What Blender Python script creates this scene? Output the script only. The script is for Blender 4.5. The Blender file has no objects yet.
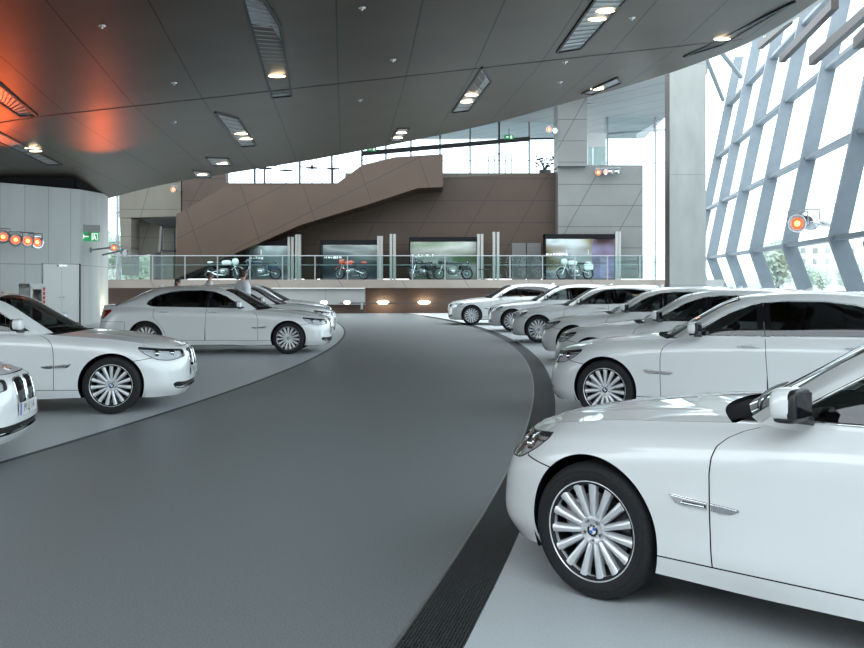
import bpy, bmesh, math, random
import numpy as np
from mathutils import Vector, Matrix
PI = math.pi
random.seed(7)
scn = bpy.context.scene
COL = scn.collection

# ------------------------------------------------------------------ materials
def mat(name, color=(.8, .8, .8), rough=.5, metal=0., coat=0., emit=None, estr=0., spec=.5):
    m = bpy.data.materials.new(name); m.use_nodes = True
    b = m.node_tree.nodes['Principled BSDF']
    b.inputs['Base Color'].default_value = (*color, 1)
    b.inputs['Roughness'].default_value = rough
    b.inputs['Metallic'].default_value = metal
    b.inputs['Specular IOR Level'].default_value = spec
    b.inputs['Coat Weight'].default_value = coat
    b.inputs['Coat Roughness'].default_value = .03
    if emit:
        b.inputs['Emission Color'].default_value = (*emit, 1)
        b.inputs['Emission Strength'].default_value = estr
    return m

def nd(m, typ, **kw):
    n = m.node_tree.nodes.new(typ)
    for k, v in kw.items(): setattr(n, k, v)
    return n

def noise_mat(name, c1, c2, scale=40., rough=.6, metal=0., detail=4., bump=0., coat=0., stretch=(1, 1, 1), spec=.5, lo=.3, hi=.7):
    m = mat(name, c1, rough, metal, coat, spec=spec); t = m.node_tree; L = t.links.new
    b = t.nodes['Principled BSDF']
    tc = nd(m, 'ShaderNodeTexCoord'); mp = nd(m, 'ShaderNodeMapping')
    mp.inputs['Scale'].default_value = stretch
    nz = nd(m, 'ShaderNodeTexNoise'); nz.inputs['Scale'].default_value = scale; nz.inputs['Detail'].default_value = detail
    rp = nd(m, 'ShaderNodeValToRGB')
    rp.color_ramp.elements[0].color = (*c1, 1); rp.color_ramp.elements[1].color = (*c2, 1)
    rp.color_ramp.elements[0].position = lo; rp.color_ramp.elements[1].position = hi
    L(tc.outputs['Object'], mp.inputs['Vector']); L(mp.outputs[0], nz.inputs['Vector'])
    L(nz.outputs[0], rp.inputs[0]); L(rp.outputs[0], b.inputs['Base Color'])
    if bump:
        bp = nd(m, 'ShaderNodeBump'); bp.inputs['Strength'].default_value = bump; bp.inputs['Distance'].default_value = .01
        L(nz.outputs[0], bp.inputs['Height']); L(bp.outputs[0], b.inputs['Normal'])
    return m

def glass_mat(name, tint, gloss=.06, rough=.0):
    """thin pane: tinted straight-through transmission plus a fresnel reflection"""
    m = bpy.data.materials.new(name); m.use_nodes = True; t = m.node_tree; L = t.links.new
    t.nodes.remove(t.nodes['Principled BSDF'])
    out = t.nodes['Material Output']
    tr = nd(m, 'ShaderNodeBsdfTransparent'); tr.inputs[0].default_value = (*tint, 1)
    gl = nd(m, 'ShaderNodeBsdfGlossy'); gl.inputs['Roughness'].default_value = rough
    gl.inputs[0].default_value = (1, 1, 1, 1)
    ge = nd(m, 'ShaderNodeNewGeometry'); dt = nd(m, 'ShaderNodeVectorMath', operation='DOT_PRODUCT')
    L(ge.outputs['Incoming'], dt.inputs[0]); L(ge.outputs['Normal'], dt.inputs[1])
    ab = nd(m, 'ShaderNodeMath', operation='ABSOLUTE'); L(dt.outputs['Value'], ab.inputs[0])
    om = nd(m, 'ShaderNodeMath', operation='SUBTRACT'); om.inputs[0].default_value = 1.; L(ab.outputs[0], om.inputs[1])
    pw = nd(m, 'ShaderNodeMath', operation='POWER'); L(om.outputs[0], pw.inputs[0]); pw.inputs[1].default_value = 5.
    lw = nd(m, 'ShaderNodeMath', operation='MULTIPLY_ADD'); L(pw.outputs[0], lw.inputs[0]); lw.inputs[1].default_value = .92; lw.inputs[2].default_value = gloss
    mx = nd(m, 'ShaderNodeMixShader')
    L(lw.outputs[0], mx.inputs[0]); L(tr.outputs[0], mx.inputs[1]); L(gl.outputs[0], mx.inputs[2])
    L(mx.outputs[0], out.inputs['Surface'])
    return m

M = {}
M['paint'] = mat('white_paint', (.75, .76, .755), .28, 0, 1.0)
M['black'] = mat('black_plastic', (.012, .012, .013), .45)
M['shell'] = mat('dark_cavity', (.010, .010, .011), .8, spec=.1)
M['gloss_black'] = mat('gloss_black', (.008, .008, .01), .08, 0, .5)
M['chrome'] = mat('chrome', (.86, .87, .88), .08, 1)
M['satin'] = mat('satin_metal', (.62, .63, .65), .22, 1)
M['alloy'] = mat('alloy_silver', (.74, .75, .77), .30, .55, .3)
M['barrel'] = mat('dark_alloy', (.22, .22, .23), .35, .9)
M['rubber'] = noise_mat('tyre_rubber', (.012, .012, .013), (.022, .022, .023), 90, .62, spec=.25)
M['brake'] = mat('brake_iron', (.12, .12, .13), .35, .9)
M['carglass'] = glass_mat('car_glass', (.27, .30, .30))
M['darkglass'] = glass_mat('privacy_glass', (.10, .11, .115))
M['lens'] = glass_mat('lamp_lens', (.94, .95, .97))
M['bucket'] = mat('lamp_bucket', (.78, .79, .80), .3, .15)
M['redlens'] = mat('tail_lens', (.28, .008, .010), .1, 0, 1.0)
M['leather'] = noise_mat('dark_leather', (.022, .021, .020), (.035, .033, .031), 60, .5)
M['trim_in'] = mat('cabin_trim', (.02, .02, .02), .6)
M['blue'] = mat('emblem_blue', (.03, .16, .55), .2, 0, .8)
M['white'] = mat('emblem_white', (.8, .8, .8), .25, 0, .8)
M['plate'] = mat('plate_white', (.78, .78, .76), .3, 0, .3)
M['plateblue'] = mat('plate_blue', (.02, .09, .42), .35)

# ------------------------------------------------------------------ mesh builder
class MB:
    KY = 1.
    """collects shapes; build() links them as ONE mesh object"""
    def __init__(s): s.v = []; s.f = []; s.m = []; s.ln = []; s.mats = []; s.xf = None
    def mi(s, m):
        if m not in s.mats: s.mats.append(m)
        return s.mats.index(m)
    def add(s, V, F, m, N=None, smooth=False):
        V = np.asarray(V, float)
        if s.xf is not None:
            A = np.array(s.xf); V = V @ A[:3, :3].T + A[:3, 3]
            if N is not None: N = np.asarray(N) @ A[:3, :3].T
        base = len(s.v); k = s.mi(m)
        if N is None and smooth:
            N = np.zeros_like(V)
            for f in F:
                p = V[list(f)]; n = newell(p)
                for i in f: N[i] += n
            N /= np.maximum(np.linalg.norm(N, axis=1, keepdims=True), 1e-12)
        for f in F:
            s.f.append([base + i for i in f]); s.m.append(k)
            if N is None:
                n = newell(V[list(f)]); n = n / max(np.linalg.norm(n), 1e-12)
                s.ln.extend([n] * len(f))
            else:
                s.ln.extend([N[i] for i in f])
        s.v.extend(V.tolist())
        return s
    def mirror_y(s, o):
        """append a copy of builder o reflected in y"""
        base = len(s.v); s.v.extend([[a, -b, c] for a, b, c in o.v]); li = 0
        for f, k in zip(o.f, o.m):
            n = len(f); s.f.append([base + i for i in f[::-1]]); s.m.append(s.mi(o.mats[k]))
            s.ln.extend([np.array([q[0], -q[1], q[2]]) for q in o.ln[li:li + n]][::-1]); li += n
        return s
    def build(s, name, parent=None, origin=None):
        me = bpy.data.meshes.new(name)
        V = s.v
        if parent is None and MB.KY != 1.:            # hall plan: depths are drawn at a shorter scale
            k = MB.KY; V = [[a, b * k, c] for a, b, c in V]
            N = np.array(s.ln); N[:, 1] /= k; s.ln = list(N / np.maximum(np.linalg.norm(N, axis=1, keepdims=True), 1e-12))
        if origin is not None: V = [[a - origin[0], b - origin[1], c - origin[2]] for a, b, c in V]
        me.from_pydata(V, [], s.f)
        for m in s.mats: me.materials.append(m)
        me.polygons.foreach_set('material_index', s.m)
        me.polygons.foreach_set('use_smooth', [True] * len(s.f))
        me.update()
        me.normals_split_custom_set([tuple(n) for n in s.ln])
        o = bpy.data.objects.new(name, me); COL.objects.link(o)
        if origin is not None: o.location = origin
        if parent is not None: o.parent = parent
        return o
    # ---- shapes
    def box(s, lo, hi, m, rot=None):
        x0, y0, z0 = lo; x1, y1, z1 = hi
        V = [(x0, y0, z0), (x1, y0, z0), (x1, y1, z0), (x0, y1, z0), (x0, y0, z1), (x1, y0, z1), (x1, y1, z1), (x0, y1, z1)]
        return s.add(V, [(0, 3, 2, 1), (4, 5, 6, 7), (0, 1, 5, 4), (1, 2, 6, 5), (2, 3, 7, 6), (3, 0, 4, 7)], m)
    def hexa(s, V, m):
        """eight corners, bottom ring then top ring"""
        return s.add(V, [(0, 3, 2, 1), (4, 5, 6, 7), (0, 1, 5, 4), (1, 2, 6, 5), (2, 3, 7, 6), (3, 0, 4, 7)], m)
    def bar(s, a, b, w, h, m, up=(0, 0, 1)):
        """rectangular bar from a to b; w across, h along up"""
        a = Vector(a); b = Vector(b); d = (b - a).normalized(); u = Vector(up)
        if abs(d.dot(u)) > .99: u = Vector((1, 0, 0))
        r = d.cross(u).normalized() * (w / 2); u2 = r.cross(d).normalized() * (h / 2)
        V = [a - r - u2, a + r - u2, b + r - u2, b - r - u2, a - r + u2, a + r + u2, b + r + u2, b - r + u2]
        return s.hexa([tuple(q) for q in V], m)
    def tube(s, pts, r, m, n=8, closed=False, caps=True):
        P = [Vector(p) for p in pts]; N = len(P)
        rr = r if hasattr(r, '__len__') else [r] * N
        V = []; NN = []; F = []; ref = None
        for i in range(N):
            if closed: d = P[(i + 1) % N] - P[i - 1]
            else: d = P[min(i + 1, N - 1)] - P[max(i - 1, 0)]
            d.normalize()
            if ref is None: ref = Vector((0, 0, 1)) if abs(d.z) < .9 else Vector((1, 0, 0))
            a = d.cross(ref)
            if a.length < 1e-5: a = d.orthogonal()
            a.normalize(); b = d.cross(a).normalized(); ref = -b if False else a.cross(d)
            for k in range(n):
                t = 2 * PI * k / n; q = a * math.cos(t) + b * math.sin(t)
                V.append(tuple(P[i] + q * rr[i])); NN.append(tuple(q))
        R = N if closed else N - 1
        for i in range(R):
            j = (i + 1) % N
            for k in range(n):
                l = (k + 1) % n
                F.append((i * n + k, i * n + l, j * n + l, j * n + k))
        s.add(V, F, m, NN)
        if caps and not closed:
            s.add(V[:n], [tuple(range(n))[::-1]], m); s.add(V[-n:], [tuple(range(n))], m)
        return s
    def lathe(s, prof, m, n=32, axis='z', center=(0, 0, 0), smooth=True, arc=None):
        """prof: list of (radius, height) revolved about an axis"""
        V = []; F = []; K = len(prof); full = arc is None
        a0, a1 = (0, 2 * PI) if full else arc; nn = n if full else n + 1
        for i in range(nn):
            t = a0 + (a1 - a0) * i / n; c, q = math.cos(t), math.sin(t)
            for r, h in prof:
                if axis == 'z': p = (r * c, r * q, h)
                elif axis == 'y': p = (r * c, h, -r * q)
                else: p = (h, r * c, r * q)
                V.append((p[0] + center[0], p[1] + center[1], p[2] + center[2]))
        for i in range(n):
            j = (i + 1) % nn
            for k in range(K - 1): F.append((i * K + k, j * K + k, j * K + k + 1, i * K + k + 1))
        if not smooth: return s.add(V, F, m)
        # profile-corner aware normals: split the profile where it bends sharply
        segs = []; cur = [0]
        for k in range(1, K):
            cur.append(k)
            if k < K - 1:
                d0 = np.subtract(prof[k], prof[k - 1]); d1 = np.subtract(prof[k + 1], prof[k])
                l0, l1 = np.linalg.norm(d0), np.linalg.norm(d1)
                if l0 > 1e-9 and l1 > 1e-9 and d0.dot(d1) / l0 / l1 < .75: segs.append(cur); cur = [k]
        segs.append(cur)
        for sg in segs:
            kk = len(sg); V2 = []; F2 = []
            for i in range(nn):
                for k in sg: V2.append(V[i * K + k])
            for i in range(n):
                j = (i + 1) % nn
                for k in range(kk - 1): F2.append((i * kk + k, j * kk + k, j * kk + k + 1, i * kk + k + 1))
            s.add(V2, F2, m, smooth_normals_wrap(V2, F2, nn, kk, full))
        return s
    def sq(s, c, r, m, e1=.4, e2=.4, nu=20, nv=12, rot=None):
        """superellipsoid: rounded box / ball"""
        V = []; N = []; F = []
        pw = lambda a, e: math.copysign(abs(a) ** e, a)
        for j in range(nv + 1):
            p = -PI / 2 + PI * j / nv
            for i in range(nu):
                t = 2 * PI * i / nu
                q = (pw(math.cos(p), e1) * pw(math.cos(t), e2) * r[0], pw(math.cos(p), e1) * pw(math.sin(t), e2) * r[1], pw(math.sin(p), e1) * r[2])
                g = (pw(math.cos(p), 2 - e1) * pw(math.cos(t), 2 - e2) / r[0], pw(math.cos(p), 2 - e1) * pw(math.sin(t), 2 - e2) / r[1], pw(math.sin(p), 2 - e1) / r[2])
                V.append(q); N.append(g)
        V = np.array(V); N = np.array(N); N /= np.maximum(np.linalg.norm(N, axis=1, keepdims=True), 1e-9)
        for j in range(nv):
            for i in range(nu):
                k = (i + 1) % nu
                F.append((j * nu + i, j * nu + k, (j + 1) * nu + k, (j + 1) * nu + i))
        if rot is not None:
            R = np.array(rot)[:3, :3]; V = V @ R.T; N = N @ R.T
        return s.add(V + np.array(c), F, m, N)
    def prism(s, poly, h0, h1, m, plane='xy'):
        """extrude a 2-D outline (counter-clockwise) between two heights"""
        n = len(poly)
        def P(p, h): return (p[0], p[1], h) if plane == 'xy' else ((p[0], h, p[1]) if plane == 'xz' else (h, p[0], p[1]))
        V = [P(p, h0) for p in poly] + [P(p, h1) for p in poly]
        F = [tuple(range(n))[::-1], tuple(range(n, 2 * n))] + [(i, (i + 1) % n, n + (i + 1) % n, n + i) for i in range(n)]
        if plane == 'xz': F = [f[::-1] for f in F]
        return s.add(V, F, m)

def newell(p):
    q = np.roll(p, -1, axis=0)
    return np.array([np.sum((p[:, 1] - q[:, 1]) * (p[:, 2] + q[:, 2])), np.sum((p[:, 2] - q[:, 2]) * (p[:, 0] + q[:, 0])), np.sum((p[:, 0] - q[:, 0]) * (p[:, 1] + q[:, 1]))])

def smooth_normals_wrap(V, F, nn, kk, full):
    V = np.asarray(V); N = np.zeros_like(V)
    for f in F:
        n = newell(V[list(f)])
        for i in f: N[i] += n
    return N / np.maximum(np.linalg.norm(N, axis=1, keepdims=True), 1e-12)

def empty(name, loc=(0, 0, 0), rz=0., label=None, cat=None, group=None):
    o = bpy.data.objects.new(name, None); COL.objects.link(o)
    o.empty_display_size = .2
    o.location = (loc[0], loc[1] * MB.KY, loc[2]); o.rotation_euler = (0, 0, rz)
    if label: tag(o, label, cat, group)
    return o
def tag(o, label, cat, group=None, kind=None):
    o['label'] = label; o['category'] = cat
    if group: o['group'] = group
    if kind: o['kind'] = kind
    return o
def struct(o, label=None):
    o['kind'] = 'structure'
    if label: o['label'] = label
    return o
def copy_tree(o, parent=None):
    c = o.copy(); COL.objects.link(c)
    if parent is not None: c.parent = parent
    for ch in list(o.children): copy_tree(ch, c)
    return c
def text_piece(mb, body, size, m, mtx, depth=.0):
    """letters as flat outline meshes placed by mtx"""
    cu = bpy.data.curves.new('txt', 'FONT'); cu.body = body; cu.size = size; cu.align_x = 'CENTER'; cu.align_y = 'CENTER'
    cu.resolution_u = 2; cu.extrude = depth
    ob = bpy.data.objects.new('txt', cu); COL.objects.link(ob)
    dg = bpy.context.evaluated_depsgraph_get(); me = ob.evaluated_get(dg).to_mesh()
    V = [tuple(mtx @ v.co) for v in me.vertices]; F = [tuple(p.vertices) for p in me.polygons]
    ob.evaluated_get(dg).to_mesh_clear(); bpy.data.objects.remove(ob); bpy.data.curves.remove(cu)
    if F: mb.add(V, F, m)

# ------------------------------------------------------------------ spline surfaces
class Spl:
    """natural cubic spline through columns Y(n,k) at knots T"""
    def __init__(s, T, Y):
        T = np.asarray(T, float); Y = np.asarray(Y, float); n = len(T); h = np.diff(T)
        A = np.zeros((n, n)); B = np.zeros_like(Y); A[0, 0] = A[-1, -1] = 1
        for i in range(1, n - 1):
            A[i, i - 1] = h[i - 1]; A[i, i] = 2 * (h[i - 1] + h[i]); A[i, i + 1] = h[i]
            B[i] = 6 * ((Y[i + 1] - Y[i]) / h[i] - (Y[i] - Y[i - 1]) / h[i - 1])
        s.T, s.Y, s.S, s.h = T, Y, np.linalg.solve(A, B), h
    def __call__(s, t):
        t = np.asarray(t, float); i = np.clip(np.searchsorted(s.T, t, side='right') - 1, 0, len(s.T) - 2)
        h = s.h[i][:, None]; a = ((s.T[i + 1] - t)[:, None]) / h; b = 1 - a
        return a * s.Y[i] + b * s.Y[i + 1] + ((a ** 3 - a) * s.S[i] + (b ** 3 - b) * s.S[i + 1]) * h * h / 6
def hermite(K, C, v):
    """K knots (m), C (N,m,3) control rows, v (N): smooth interpolation across rows"""
    m = len(K); K = np.asarray(K, float); T = np.zeros_like(C)
    for j in range(m):
        if j == 0: T[:, 0] = (C[:, 1] - C[:, 0]) / (K[1] - K[0])
        elif j == m - 1: T[:, j] = (C[:, j] - C[:, j - 1]) / (K[j] - K[j - 1])
        else:
            d0 = (C[:, j] - C[:, j - 1]) / (K[j] - K[j - 1]); d1 = (C[:, j + 1] - C[:, j]) / (K[j + 1] - K[j])
            w0, w1 = K[j + 1] - K[j], K[j] - K[j - 1]
            T[:, j] = (d0 * w0 + d1 * w1) / (w0 + w1)
    i = np.clip(np.searchsorted(K, v, side='right') - 1, 0, m - 2); n = np.arange(len(v))
    h = (K[i + 1] - K[i])[:, None]; s = ((v - K[i])[:, None]) / h
    return ((2 * s**3 - 3 * s**2 + 1) * C[n, i] + (s**3 - 2 * s**2 + s) * h * T[n, i] + (-2 * s**3 + 3 * s**2) * C[n, i + 1] + (s**3 - s**2) * h * T[n, i + 1])

def poly_in(poly):
    """signed distance to a polygon, positive inside"""
    Q = np.asarray(poly, float)
    def f(x, y):
        x = np.asarray(x, float); y = np.asarray(y, float)
        d = np.full(x.shape, 1e9); ins = np.zeros(x.shape, bool)
        for (ax, ay), (bx, by) in zip(Q, np.roll(Q, -1, axis=0)):
            ex, ey = bx - ax, by - ay; wx, wy = x - ax, y - ay
            t = np.clip((wx * ex + wy * ey) / (ex * ex + ey * ey + 1e-15), 0, 1)
            d = np.minimum(d, np.hypot(wx - t * ex, wy - t * ey))
            c = (ay > y) != (by > y)
            with np.errstate(divide='ignore', invalid='ignore'):
                xi = ax + (y - ay) * ex / (ey if abs(ey) > 1e-12 else 1e-12)
            ins ^= c & (x < xi)
        return np.where(ins, d, -d)
    return f

def rounded(poly, r=.02, n=4):
    """soften polygon corners"""
    out = []; N = len(poly)
    for i in range(N):
        p = np.array(poly[i], float); a = np.array(poly[i - 1], float) - p; b = np.array(poly[(i + 1) % N], float) - p
        la, lb = np.linalg.norm(a), np.linalg.norm(b); k = min(r, la * .45, lb * .45)
        A = p + a / la * k; B = p + b / lb * k
        for j in range(n + 1):
            t = j / n; out.append(tuple((1 - t) ** 2 * A + 2 * t * (1 - t) * p + t * t * B))
    return out

def panel(mb, S, ua, va, m, keep=(), off=0., flip=False):
    """part of a surface S(u,v) where every keep function is positive"""
    ua = np.asarray(ua, float); va = np.asarray(va, float); nu, nv = len(ua), len(va)
    U, W = np.meshgrid(ua, va, indexing='ij'); U = U.ravel(); W = W.ravel()
    P = S(U, W); G = [k(P, U, W) for k in keep]
    uv = []; idx = {}; F = []
    def vid(u, v):
        key = (round(u, 6), round(v, 6))
        if key not in idx: idx[key] = len(uv); uv.append((u, v))
        return idx[key]
    for i in range(nu - 1):
        for j in range(nv - 1):
            q = (i * nv + j, (i + 1) * nv + j, (i + 1) * nv + j + 1, i * nv + j + 1)
            if any(all(g[a] <= 0 for a in q) for g in G): continue
            pl = [(U[a], W[a], [g[a] for g in G]) for a in q]
            if not all(g[a] > 0 for g in G for a in q):
                for k in range(len(keep)):
                    out = []
                    for a, b in zip(pl, pl[1:] + pl[:1]):
                        ga, gb = a[2][k], b[2][k]
                        if ga > 0: out.append(a)
                        if (ga > 0) != (gb > 0):
                            lo, hi, glo, ghi = 0., 1., ga, gb
                            for it in range(3):
                                t = lo + (hi - lo) * glo / (glo - ghi)
                                uu = a[0] + (b[0] - a[0]) * t; ww = a[1] + (b[1] - a[1]) * t
                                pp = S(np.array([uu]), np.array([ww])); gm = keep[k](pp, np.array([uu]), np.array([ww]))[0]
                                if abs(gm) < 2e-4: break
                                if (gm > 0) == (glo > 0): lo, glo = t, gm
                                else: hi, ghi = t, gm
                            gg = [f(pp, np.array([uu]), np.array([ww]))[0] for f in keep]; gg[k] = 1e-9
                            out.append((uu, ww, gg))
                    pl = out
                    if len(pl) < 3: break
            if len(pl) < 3: continue
            f = []
            for a in pl:
                w = vid(a[0], a[1])
                if not f or f[-1] != w: f.append(w)
            if f and f[0] == f[-1]: f.pop()
            if len(f) >= 3: F.append(tuple(f))
    if not F: return [], []
    A = np.array(uv); u, w = A[:, 0], A[:, 1]; e = 1e-3 * (ua[-1] - ua[0]); e2 = 1e-3 * (va[-1] - va[0])
    du = S(np.minimum(u + e, ua[-1]), w) - S(np.maximum(u - e, ua[0]), w)
    dv = S(u, np.minimum(w + e2, va[-1])) - S(u, np.maximum(w - e2, va[0]))
    N = np.cross(du, dv); N /= np.maximum(np.linalg.norm(N, axis=1, keepdims=True), 1e-12)
    V = S(u, w)
    if not flip: N = -N; F = [f[::-1] for f in F]
    V = V + N * off
    mb.add(V, F, m, N)
    return V, F
def boundary(V, F):
    """ordered boundary loops of a face set"""
    cnt = {}
    for f in F:
        for a, b in zip(f, f[1:] + f[:1]): cnt[(a, b)] = 1
    nxt = {a: b for (a, b) in cnt if (b, a) not in cnt}
    loops = []
    while nxt:
        a = next(iter(nxt)); lp = []
        while a in nxt: lp.append(a); a = nxt.pop(a)
        loops.append([V[i] for i in lp])
    return sorted(loops, key=len, reverse=True)
def thin(lp, d):
    """drop points closer than d along a loop"""
    out = [lp[0]]
    for p in lp[1:]:
        if np.linalg.norm(np.subtract(p, out[-1])) >= d: out.append(p)
    if len(out) > 3 and np.linalg.norm(np.subtract(out[0], out[-1])) < d * .6: out.pop()
    return out
# ================================================================== the saloon car
# local frame: x towards the tail from the front axle, y sideways, z up; metres
ST = [
 [(-.775,0,.185),(-.838,0,.27),(-.842,0,.46),(-.83,0,.60),(-.805,0,.70),(-.79,0,.725),(-.75,0,.765)],
 [(-.76,.34,.185),(-.82,.35,.27),(-.825,.352,.46),(-.81,.35,.60),(-.775,.345,.70),(-.76,.34,.725),(-.71,.33,.77)],
 [(-.69,.60,.185),(-.745,.625,.27),(-.748,.632,.46),(-.715,.625,.60),(-.645,.605,.70),(-.625,.598,.725),(-.54,.565,.785)],
 [(-.52,.765,.185),(-.56,.80,.27),(-.565,.815,.46),(-.535,.812,.60),(-.47,.785,.71),(-.45,.775,.74),(-.36,.69,.825)],
 [(-.30,.84,.19),(-.30,.882,.28),(-.30,.903,.47),(-.29,.905,.62),(-.265,.885,.735),(-.255,.872,.765),(-.2,.755,.853)],
 [(0,.865,.19),(0,.915,.28),(0,.936,.48),(0,.941,.65),(.01,.927,.765),(.01,.916,.795),(.02,.77,.885)],
 [(.4,.895,.20),(.4,.922,.285),(.4,.942,.48),(.4,.949,.66),(.4,.943,.79),(.4,.934,.825),(.4,.785,.918)],
 [(.8,.88,.19),(.8,.925,.29),(.8,.944,.49),(.8,.951,.67),(.8,.949,.825),(.8,.938,.862),(.8,.815,.952)],
 [(1.15,.900,.20),(1.15,.926,.29),(1.15,.945,.49),(1.15,.952,.675),(1.15,.950,.842),(1.15,.940,.878),(1.15,.872,.968)],
 [(1.7,.900,.20),(1.7,.926,.29),(1.7,.945,.49),(1.7,.952,.68),(1.7,.951,.855),(1.7,.942,.89),(1.7,.878,.982)],
 [(2.4,.900,.20),(2.4,.926,.29),(2.4,.945,.49),(2.4,.953,.68),(2.4,.951,.866),(2.4,.942,.90),(2.4,.876,.996)],
 [(2.95,.900,.20),(2.95,.926,.29),(2.95,.946,.49),(2.95,.953,.68),(2.95,.953,.872),(2.95,.944,.907),(2.95,.862,1.006)],
 [(3.35,.875,.19),(3.35,.922,.29),(3.35,.943,.49),(3.35,.950,.68),(3.35,.945,.874),(3.35,.935,.908),(3.35,.82,1.016)],
 [(3.75,.85,.21),(3.75,.90,.30),(3.75,.925,.49),(3.75,.932,.68),(3.75,.918,.872),(3.75,.905,.905),(3.75,.745,1.03)],
 [(3.97,.79,.24),(4.01,.83,.32),(4.03,.845,.50),(4.02,.84,.68),(3.99,.80,.868),(3.98,.79,.90),(3.97,.67,1.035)],
 [(4.10,.54,.26),(4.16,.56,.34),(4.185,.56,.52),(4.17,.555,.68),(4.145,.54,.87),(4.14,.535,.90),(4.11,.50,1.04)],
 [(4.16,0,.26),(4.215,0,.34),(4.225,0,.52),(4.21,0,.68),(4.185,0,.87),(4.18,0,.90),(4.155,0,1.05)]]
NET = np.array(ST, float)
_arc = np.concatenate([[0], np.cumsum(np.hypot(*np.diff(NET[:, 3, :2], axis=0).T))])
TK = _arc.copy()                                   # station parameter: metres along the waist line
_flip = np.array([1, -1, 1])
_T = np.concatenate([[-TK[1]], TK, [2 * TK[-1] - TK[-2]]])
_Y = np.concatenate([[NET[1] * _flip], NET, [NET[-2] * _flip]])
_body = Spl(_T, _Y.reshape(len(_T), -1))
VK = np.array([0, .10, .30, .52, .74, .80, 1.])
def BODY(t, v): return hermite(VK, _body(t).reshape(-1, 7, 3), v)
T0 = TK[5]                                         # t at the front axle: on the flank t - T0 is about x
TX = lambda x: T0 + x
TEND = TK[-1]

GN = np.array([
 [(.80,.815,.925),(.80,.80,.945),(.80,.775,.955),(.72,.66,.962),(.50,0,.985)],
 [(1.0,.866,.945),(1.02,.832,1.045),(1.08,.752,1.148),(1.04,.645,1.178),(.93,0,1.218)],
 [(1.45,.868,.958),(1.46,.81,1.15),(1.50,.662,1.345),(1.45,.55,1.380),(1.36,0,1.417)],
 [(2.0,.872,.972),(2.0,.81,1.17),(2.0,.642,1.388),(2.0,.53,1.434),(2.0,0,1.478)],
 [(2.5,.872,.983),(2.5,.81,1.175),(2.5,.638,1.386),(2.5,.52,1.431),(2.5,0,1.473)],
 [(2.95,.86,.992),(2.93,.797,1.165),(2.92,.638,1.340),(2.97,.53,1.377),(3.05,0,1.420)],
 [(3.35,.82,1.0),(3.34,.782,1.09),(3.34,.68,1.187),(3.38,.60,1.217),(3.46,0,1.252)],
 [(3.75,.745,1.015),(3.75,.735,1.03),(3.75,.715,1.04),(3.76,.65,1.05),(3.82,0,1.085)]], float)
_gu = np.array([0, .36, .90, 1.42, 1.92, 2.38, 2.84, 3.26])
_gs = Spl(_gu, GN.reshape(8, -1))
WK = np.array([0, .24, .48, .58, 1., 1.42])
def GREEN(u, w):
    C = _gs(u).reshape(-1, 5, 3)
    C = np.concatenate([C, C[:, 3:4] * _flip], axis=1)
    return hermite(WK, C, w)

def lerp(a, b, t): return a + (b - a) * t
def rail(t): return _body(np.asarray(t, float)).reshape(-1, 7, 3)[:, 6]
TH0 = TK[2] - .12                                   # where bonnet edge leaves the nose
TH1 = TX(.70)
def _c(pts):
    p = np.array(pts, float); s = np.concatenate([[0], np.cumsum(np.linalg.norm(np.diff(p, axis=0), axis=1))]); s /= s[-1]
    return Spl(s, p)
_hc = _c([(-.75,0,.765),(-.66,0,.805),(-.45,0,.862),(-.1,0,.918),(.2,0,.955),(.42,0,.975)])
_r1 = rail([TH1])[0]
_hr = _c([(.42,0,.975),(.46,.30,.972),(.56,.58,.960),tuple(_r1)])
def coons(front, rear, cen, side, pw):
    def S(u, w):
        a, b = (1 - u ** pw)[:, None], (u ** pw)[:, None]; c, d = (1 - w)[:, None], w[:, None]
        F, R_, C, D = front(u), rear(u), cen(w), side(w)
        z = np.zeros(1); o = np.ones(1)
        F0, F1, R0, R1 = front(z), front(o), rear(z), rear(o)
        return a * C + b * D + c * F + d * R_ - (a * c * F0 + b * c * F1 + a * d * R0 + b * d * R1)
    def S2(u, w):
        P = S(u, w); 
        return P
    return S2
_h0 = coons(lambda u: rail(u * TH0), _hr, _hc, lambda w: rail(lerp(TH0, TH1, w)), 2.3)
def HOOD(u, w):
    P = _h0(u, w)
    k = np.exp(-((u - .62) / .05) ** 2) * np.clip((w - .1) * 2, 0, 1) * np.clip((1 - w) * 3, 0, 1)      # power-dome crease
    P[:, 2] += .006 * k
    return P
TD0, TD1 = TX(3.72), TK[15] - .1
_bc = _c([(3.88,0,1.075),(3.98,0,1.066),(4.10,0,1.060),(4.155,0,1.05)])
_b0 = rail([TD0])[0]
_bf = _c([(3.88,0,1.075),(3.87,.35,1.07),(3.82,.62,1.055),tuple(_b0)])
BOOT = coons(_bf, lambda u: rail(TEND + (TD1 - TEND) * u), _bc, lambda w: rail(lerp(TD0, TD1, w)), 2.0)

# --- outlines ------------------------------------------------------
ARC_R = .378; AX = 3.07; AZ = .350
def arches(P, u, v):
    return np.minimum(np.hypot(P[:, 0], P[:, 2] - AZ), np.hypot(P[:, 0] - AX, P[:, 2] - AZ)) - ARC_R
def interp(xs, ys): return lambda z: np.interp(z, xs, ys)
SEAM_F = interp([.2, .5, .72, .80, .85, .89, .92, .945, .97], [.655, .65, .65, .66, .68, .72, .775, .85, .98])
SEAM_M = interp([.2, .5, .9, 1.4], [1.80, 1.79, 1.765, 1.69])
SEAM_R = interp([.2, .40, .55, .70, .80, .97], [2.60, 2.63, 2.69, 2.82, 2.90, 2.90])
GAP = .0035
def x_after(s): return lambda P, u, v: P[:, 0] - s(P[:, 2]) - GAP
def x_before(s): return lambda P, u, v: s(P[:, 2]) - P[:, 0] - GAP
SILL = lambda P, u, v: .293 + .004 * np.clip(P[:, 0], 0, 3) - P[:, 2] - GAP
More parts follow.
